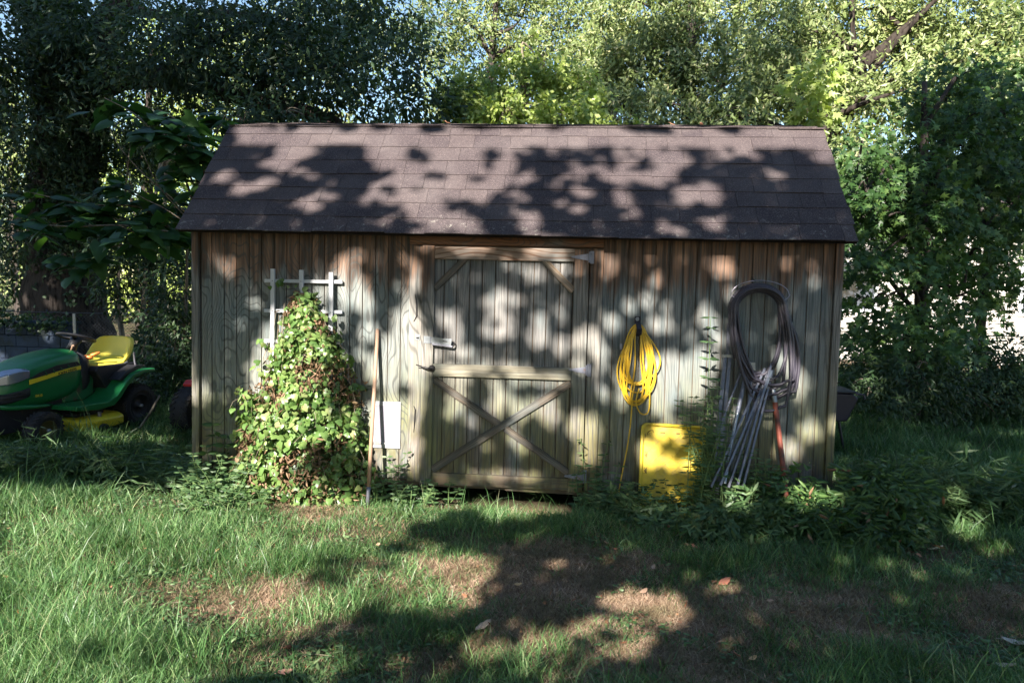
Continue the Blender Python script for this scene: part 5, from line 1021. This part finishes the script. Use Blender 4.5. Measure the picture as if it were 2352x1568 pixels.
# ------------------------------------------------------------------ unseen trees behind the photographer, leaves set along sun rays to shape the dapple
KX, KZ = SUN[0]/SUN[1], -SUN[2]/SUN[1]        # a ray: x = x0 + y*KX ; z = z0 - y*KZ  (x0,z0 where it crosses y = 0)
LIT = [ # (cx,cy,rx,ry,weight) in photo pixels, later entries override
 # roof
 (985,350,150,62,1),(1080,395,100,80,1),(930,470,95,70,1),(1060,520,80,40,1),(960,520,60,35,1),(1120,345,60,45,1),(677,353,52,22,1),(642,377,45,17,1),(524,409,32,14,.8),(621,423,42,12,.9),(567,436,32,14,.9),(704,401,40,11,.7),
 (744,452,35,10,.8),(704,471,40,17,.9),(865,487,62,17,0),(825,522,35,14,0),(933,522,45,14,0),(959,360,27,13,0),(837,387,17,9,.1),(999,408,19,9,0),(901,441,18,12,.1),(960,441,12,8,.1),(1059,477,20,17,0),(1094,493,42,9,0),(1138,481,17,22,0),
 (1151,456,11,15,0),(1126,516,22,14,0),(1138,533,34,10,0),(1053,537,30,4,.3),(1130,354,11,14,.1),(1128,385,8,16,.1),(1097,412,20,6,.4),(1161,304,34,7,.1),(1134,310,6,12,0),(1157,331,16,6,.2),
 (1167,360,26,24,1),(1163,385,27,14,1),(1199,414,25,15,1),(1228,416,10,9,1),(1157,439,11,10,1),(1192,453,22,12,1),(1178,481,26,12,.7),(1219,516,28,26,1),(1153,508,16,8,.9),(1213,349,17,9,1),(1199,322,38,16,.7),(1236,308,30,8,.8),
 (1267,351,15,14,1),(1253,333,30,6,.7),(1322,329,24,14,.9),(1371,326,18,14,1),(1397,309,30,8,.5),(1334,351,24,7,.5),(1322,381,22,8,.8),(1288,385,14,8,.3),(1301,360,10,7,.4),(1382,366,19,9,1),(1365,395,52,11,1),(1448,364,36,16,1),(1438,386,30,13,1),
 (1313,410,36,9,1),(1417,410,42,17,1),(1282,427,15,14,1),(1334,447,27,14,1),(1288,470,17,12,1),(1334,481,27,10,.8),(1434,454,25,20,1),(1455,495,13,22,.9),(1365,418,9,12,0),(1276,443,11,12,.5),(1388,527,16,8,.4),
 (1490,355,85,12,.8),(1500,412,55,22,1),(1545,378,50,18,.9),(1430,455,25,20,1),(1576,450,26,30,1),(1630,447,36,30,1),(1696,357,58,14,.8),(1640,366,20,10,.7),(1876,340,38,14,.9),(1895,362,30,16,1),(1776,402,30,12,.9),(1740,412,26,6,.5),(1640,517,30,22,1),(1563,538,20,13,.9),(1523,524,20,14,.9),(1877,399,20,7,.4),
 (1922,495,18,14,.35),(1790,531,66,12,.22),(1453,488,14,20,.8),(1354,445,14,14,1),(1786,428,8,18,.4),
 # wall left of the door
 (805,640,55,68,1),(800,800,50,90,1),(890,800,85,160,1),(900,980,75,120,1),(790,960,60,100,1),(960,900,25,200,1),(935,640,40,60,.8),(520,611,16,26,.7),(584,682,17,28,.7),(558,633,22,26,.4),(602,745,22,22,.4),(505,590,22,18,.5),(560,720,20,40,.25),(464,913,22,36,1),(490,905,30,25,.5),(455,1036,12,22,1),
 (690,600,60,40,.15),(740,680,22,60,.7),(841,622,12,22,0),(878,655,26,46,0),(903,617,24,24,0),(930,650,14,40,.3),(819,734,13,25,0),(879,735,17,30,0),(905,690,22,24,.25),(852,798,14,17,0),(826,846,12,22,.1),(858,905,22,20,.1),(940,900,28,18,.2),(964,690,9,24,.1),(826,900,16,22,.2),
 # vine
 (680,930,115,230,1),(700,760,62,80,.9),(640,1090,110,60,1),(815,920,22,80,.3),(800,790,20,50,.3),(690,690,30,22,.3),
 # door
 (1091,577,52,12,.9),(1260,581,60,13,1),(985,577,15,13,.9),(1099,640,50,12,.4),(1184,619,30,15,.7),(1231,627,20,26,.8),(1286,623,24,22,1),(1332,615,12,30,.7),(1049,653,16,14,.8),(1146,691,42,25,.85),(1146,755,40,40,.8),(1243,691,26,18,.8),
 (1044,735,20,32,1),(1049,780,20,45,1),(1078,812,64,14,1),(1015,742,13,22,.8),(1015,818,13,16,1),(1108,793,30,16,.05),(1171,803,36,17,.05),(1205,776,12,20,.6),(1239,767,22,50,1),(1290,797,18,26,1),(1290,706,18,20,.8),(1332,797,18,42,1),(1358,776,16,34,.9),(1264,704,11,34,.1),
 (1099,847,110,14,1),(1057,873,32,20,1),(1146,915,24,50,1),(1201,873,36,15,.9),(1256,877,22,18,.8),(1290,881,17,16,1),(1053,937,26,42,.8),(1197,945,26,32,.9),(1180,996,22,26,.9),(1197,1032,18,20,.8),(1125,1036,22,18,.7),(1078,975,20,25,.7),(1265,945,24,40,.9),
 (1332,843,22,20,.8),(1332,979,30,36,1),(1349,1030,28,46,1),(1226,937,20,26,.8),(1163,1095,95,14,1),(1019,1098,20,10,.8),(960,860,16,90,1),(960,1051,14,50,.9),(985,818,16,52,1),(985,980,14,40,.3),(1120,660,20,20,.3),(1197,705,14,22,.5),
 # wall right of the door
 (1397,589,26,9,1),(1400,622,18,30,1),(1485,594,23,8,1),(1508,638,18,23,1),(1559,592,20,7,.9),(1485,694,18,30,1),(1446,705,18,17,.7),(1404,744,22,22,1),(1520,747,27,25,1),(1538,708,18,14,.7),(1361,779,20,26,1),(1386,807,16,20,.9),(1584,779,17,17,.9),
 (1629,737,24,36,1),(1648,785,12,44,.9),(1538,853,78,44,1),(1612,836,40,44,1),(1520,906,42,46,1),(1379,853,18,26,1),(1386,906,15,20,.9),(1534,962,23,17,1),(1591,888,40,40,.9),(1365,994,14,52,.9),(1430,880,20,60,.8),(1440,830,18,30,.7),(1661,617,30,22,1),(1633,600,24,11,1),
 (1802,604,14,11,1),(1862,610,13,20,1),(1873,652,11,14,.7),(1682,684,12,17,.9),(1716,708,13,8,1),(1827,866,20,36,1),(1834,902,20,20,1),(1862,994,24,36,1),(1813,1033,27,28,1),(1760,959,16,22,.8),(1756,871,19,12,.9),(1802,835,22,36,1),(1520,995,48,16,1),(1492,1047,25,32,.95),(1555,1020,17,12,.8),
 (1573,1075,62,16,.9),(1908,977,6,22,.9),(1866,772,12,10,.6),(1679,783,9,22,1),(1696,941,18,26,.8),(1740,880,14,24,1),(1835,800,10,20,.3),(1600,960,40,30,.5),(1790,905,10,20,.8),(1778,905,8,20,.9),(1785,1030,8,25,.6),
 # ground
 (480,1190,520,75,1),(200,1250,420,110,1),(700,1250,330,95,1),(130,1160,200,35,.8),(880,1190,220,45,1),(1150,1165,150,34,1),(420,1390,420,90,1),(130,1470,200,90,.8),(800,1350,180,40,.9),(1000,1370,130,50,1),(1070,1310,90,38,1),(930,1310,90,40,1),(1270,1292,60,16,.5),(1200,1240,70,16,.35),
 (1010,1225,62,24,.05),(1080,1190,50,16,.3),(930,1262,40,12,.3),(850,1300,95,10,.4),(760,1335,80,10,.4),(1180,1372,72,52,.0),(1290,1240,60,22,.1),(1120,1440,90,30,.2),(1010,1410,60,12,.5),(1190,1480,130,46,.65),(1320,1420,46,18,.4),(1450,1378,80,36,.95),(1540,1400,46,48,1),(1420,1470,90,58,.75),(1300,1530,140,40,.5),(1340,1490,40,40,.5),
 (250,1480,330,130,.95),(600,1500,230,90,.8),(860,1440,120,18,.4),(700,1480,120,14,.3),(900,1520,150,24,.4),(640,1560,120,14,.3),(330,1500,90,10,.5),(1000,1550,100,20,.6),(560,1330,160,60,1),(100,1330,160,60,1),
 (1100,1500,60,18,.8),(1250,1455,50,18,.85),(1020,1462,40,14,.75),(1330,1450,30,20,.7),(1180,1545,80,16,.65),(1420,1548,50,14,.6),(1230,1330,40,10,.5),
 (2035,1083,46,35,1),(1699,1170,34,30,.95),(1857,1177,62,22,.9),(2173,1134,52,22,.8),(2213,1217,40,32,.9),(1924,1296,26,10,.7),(2027,1300,32,10,.6),(2102,1325,22,12,.6),(2284,1264,52,14,.7),(1924,1367,20,12,.5),(1738,1240,26,12,.7),(1679,1353,24,12,.9),(1699,1560,18,10,.8),(1480,1180,60,22,.3),(1950,1085,30,20,.5),(2110,1180,20,14,.6),(1560,1160,40,20,.3),(1000,1150,60,18,1),
 (2130,1250,60,14,.4),(1840,1335,30,8,.5),(2330,1330,40,12,.4),
]
LIT_A = np.array(LIT)
def litp(u, v):
    out = np.zeros(len(u)); d_ = ((u[:,None]-LIT_A[None,:,0])/LIT_A[None,:,2])**2+((v[:,None]-LIT_A[None,:,1])/LIT_A[None,:,3])**2
    ins = d_ < 1; last = len(LIT)-1-np.argmax(ins[:,::-1], 1); any_ = ins.any(1); out[any_] = LIT_A[last[any_],4]; return out
NV = [(262,815,70,42,1),(185,800,40,22,1),(175,600,70,34,1),(330,840,30,20,1),(420,1075,40,30,.8),(150,845,30,20,.3)]   # small sunlit spots left of the shed, on the tractor seat and a leaf
n1, n2 = 125000, 100000; n = n1+n2
X0 = np.concatenate([rng.uniform(-3.2, 8.2, n1), rng.uniform(-13, 11, n2)]); Z0 = np.concatenate([rng.uniform(-2.2, 3.1, n1), rng.uniform(-3.2, 17, n2)])
fine = np.arange(n) < n1
# where does the ray land?
hit = np.full(n, 99.); ok = (X0 > -.06) & (X0 < W+.06)
yr_ = (YE*(ZB-ZE)/(YB-YE) - ZE + Z0)/(KZ+(ZB-ZE)/(YB-YE)); xr_ = X0+yr_*KX
onroof = (yr_ > YE) & (yr_ < YB) & (xr_ > -.05) & (xr_ < W+.05)
yg_ = Z0/KZ; onwall = (X0 > 0) & (X0 < W) & (Z0 > 0) & ~onroof; onfront = yg_ < 0
hy = np.where(onroof, yr_, np.where(onwall, 0., np.where(onfront, yg_, 99.))); P = np.stack([X0+hy*KX, hy, Z0-hy*KZ], 1)
uv = np.array(project(P.T.reshape(3,-1).T if False else P)) if False else None
v_ = P-CAM; zc = v_@FWD; U = 1176+FPX*(v_@RGT)/zc; Vv = 784-FPX*(v_@UPV)/zc
L = np.zeros(n); front = onroof | onwall | onfront; infr = front & (U > -60) & (U < 2412) & (Vv > 250) & (Vv < 1620) & (zc > .3)
uu_, vv_ = U[infr], Vv[infr]; L[infr] = litp(uu_+6*np.sin(vv_/11.3+2*np.sin(uu_/17))+1.8*np.sin(vv_/4.4+uu_/5.7), vv_+5*np.sin(uu_/12.1+2*np.sin(vv_/15))+1.8*np.sin(uu_/4.7-vv_/6.3)); L[front & ~infr] = .35
# beyond: left side deep shade, right side shade, above the roof clear sky
rest = ~front
yt = 2.0; PL = np.stack([X0+yt*KX, np.full(n, yt), Z0-yt*KZ], 1)-CAM; zl = PL@FWD; UL = 1176+FPX*(PL@RGT)/zl; VL_ = 784-FPX*(PL@UPV)/zl
Lr = np.full(n, .04); left = rest & (X0 < .6)
for (cx, cy, rx, ry, w_) in NV: ii = left & (((UL-cx)/rx)**2+((VL_-cy)/ry)**2 < 1); Lr[ii] = w_
lim = np.where(X0 < -3.0, 14.5, np.where(X0 < -.2, 11.5, np.where(X0 < W-.2, 3.0, 7.8)))
Lr[rest & (Z0 > lim)] = 1.; Lr[rest & (X0 > W-.2) & (Z0 < lim)] = .05; Lr[rest & (X0 > W-.2) & (Z0 < lim) & (Z0 > 2.6)] = .22; Lr[rest & (X0 > W-.2) & (X0 < 6.) & (Z0 > 4.3)] = 1.
L[rest] = Lr[rest]
L = np.where((X0 > 9), np.maximum(L, .5), L)
dens = np.where(infr, 1.0, np.where(rest, .13, .25)); keep = (rng.random(n) < np.clip((.86-L)/.80, 0, 1)**1.25) & (L < .97) & (fine == infr) & (fine | (rng.random(n) < np.where(rest, .42, .35)))
X0, Z0, infr = X0[keep], Z0[keep], infr[keep]; t_y = rng.uniform(-10.5, -7.6, len(X0)); P = np.stack([X0+t_y*KX, t_y, Z0-t_y*KZ], 1)
sz = np.where(infr, .085, .34)*rng.uniform(.75,1.25,len(X0))
N = unit(SUN[None,:]*-1.+rng.normal(size=P.shape)*.35); D = unit(rng.normal(size=P.shape)); P = P-D*sz[:,None]*.45
print('shade leaves', len(P))
tx_ = [-13.5, -9.5, -5.6, 4.5, 8.8]; names = ['seven','six','five','four','three','two','one']
lab = ['shade tree far to the left behind the photographer','tall oak behind the photographer, second from the left','oak standing left behind the photographer','spreading oak behind the photographer casting the dappled light on the shed','shade tree far right behind the photographer']
who = np.argmin(np.abs(P[:,0:1]-np.array(tx_)[None,:]), 1)
for k, cx in enumerate(tx_):
    S_ = who == k
    if S_.sum() < 10: continue
    e = empty('shade_tree', (cx, -9.2, 0), 0, lab[k], 'tree', 'trees behind the photographer'); off = np.array([cx,-9.2,0.]); pk = P[S_]; top = pk[:,2].max()
    mb = MB(); limb_tube(mb, [(0,0,-.2),(.05,.03,top*.3),(0,0,top*.55)], .28, .15, 10)
    for q in range(0): pass
    mb.build('trunk', MAT['bark'], e, smooth=True)
    leaves('crown', T_OVA, pk-off, D[S_], N[S_], sz[S_], sz[S_]*.8, MAT['l_shade'], e)
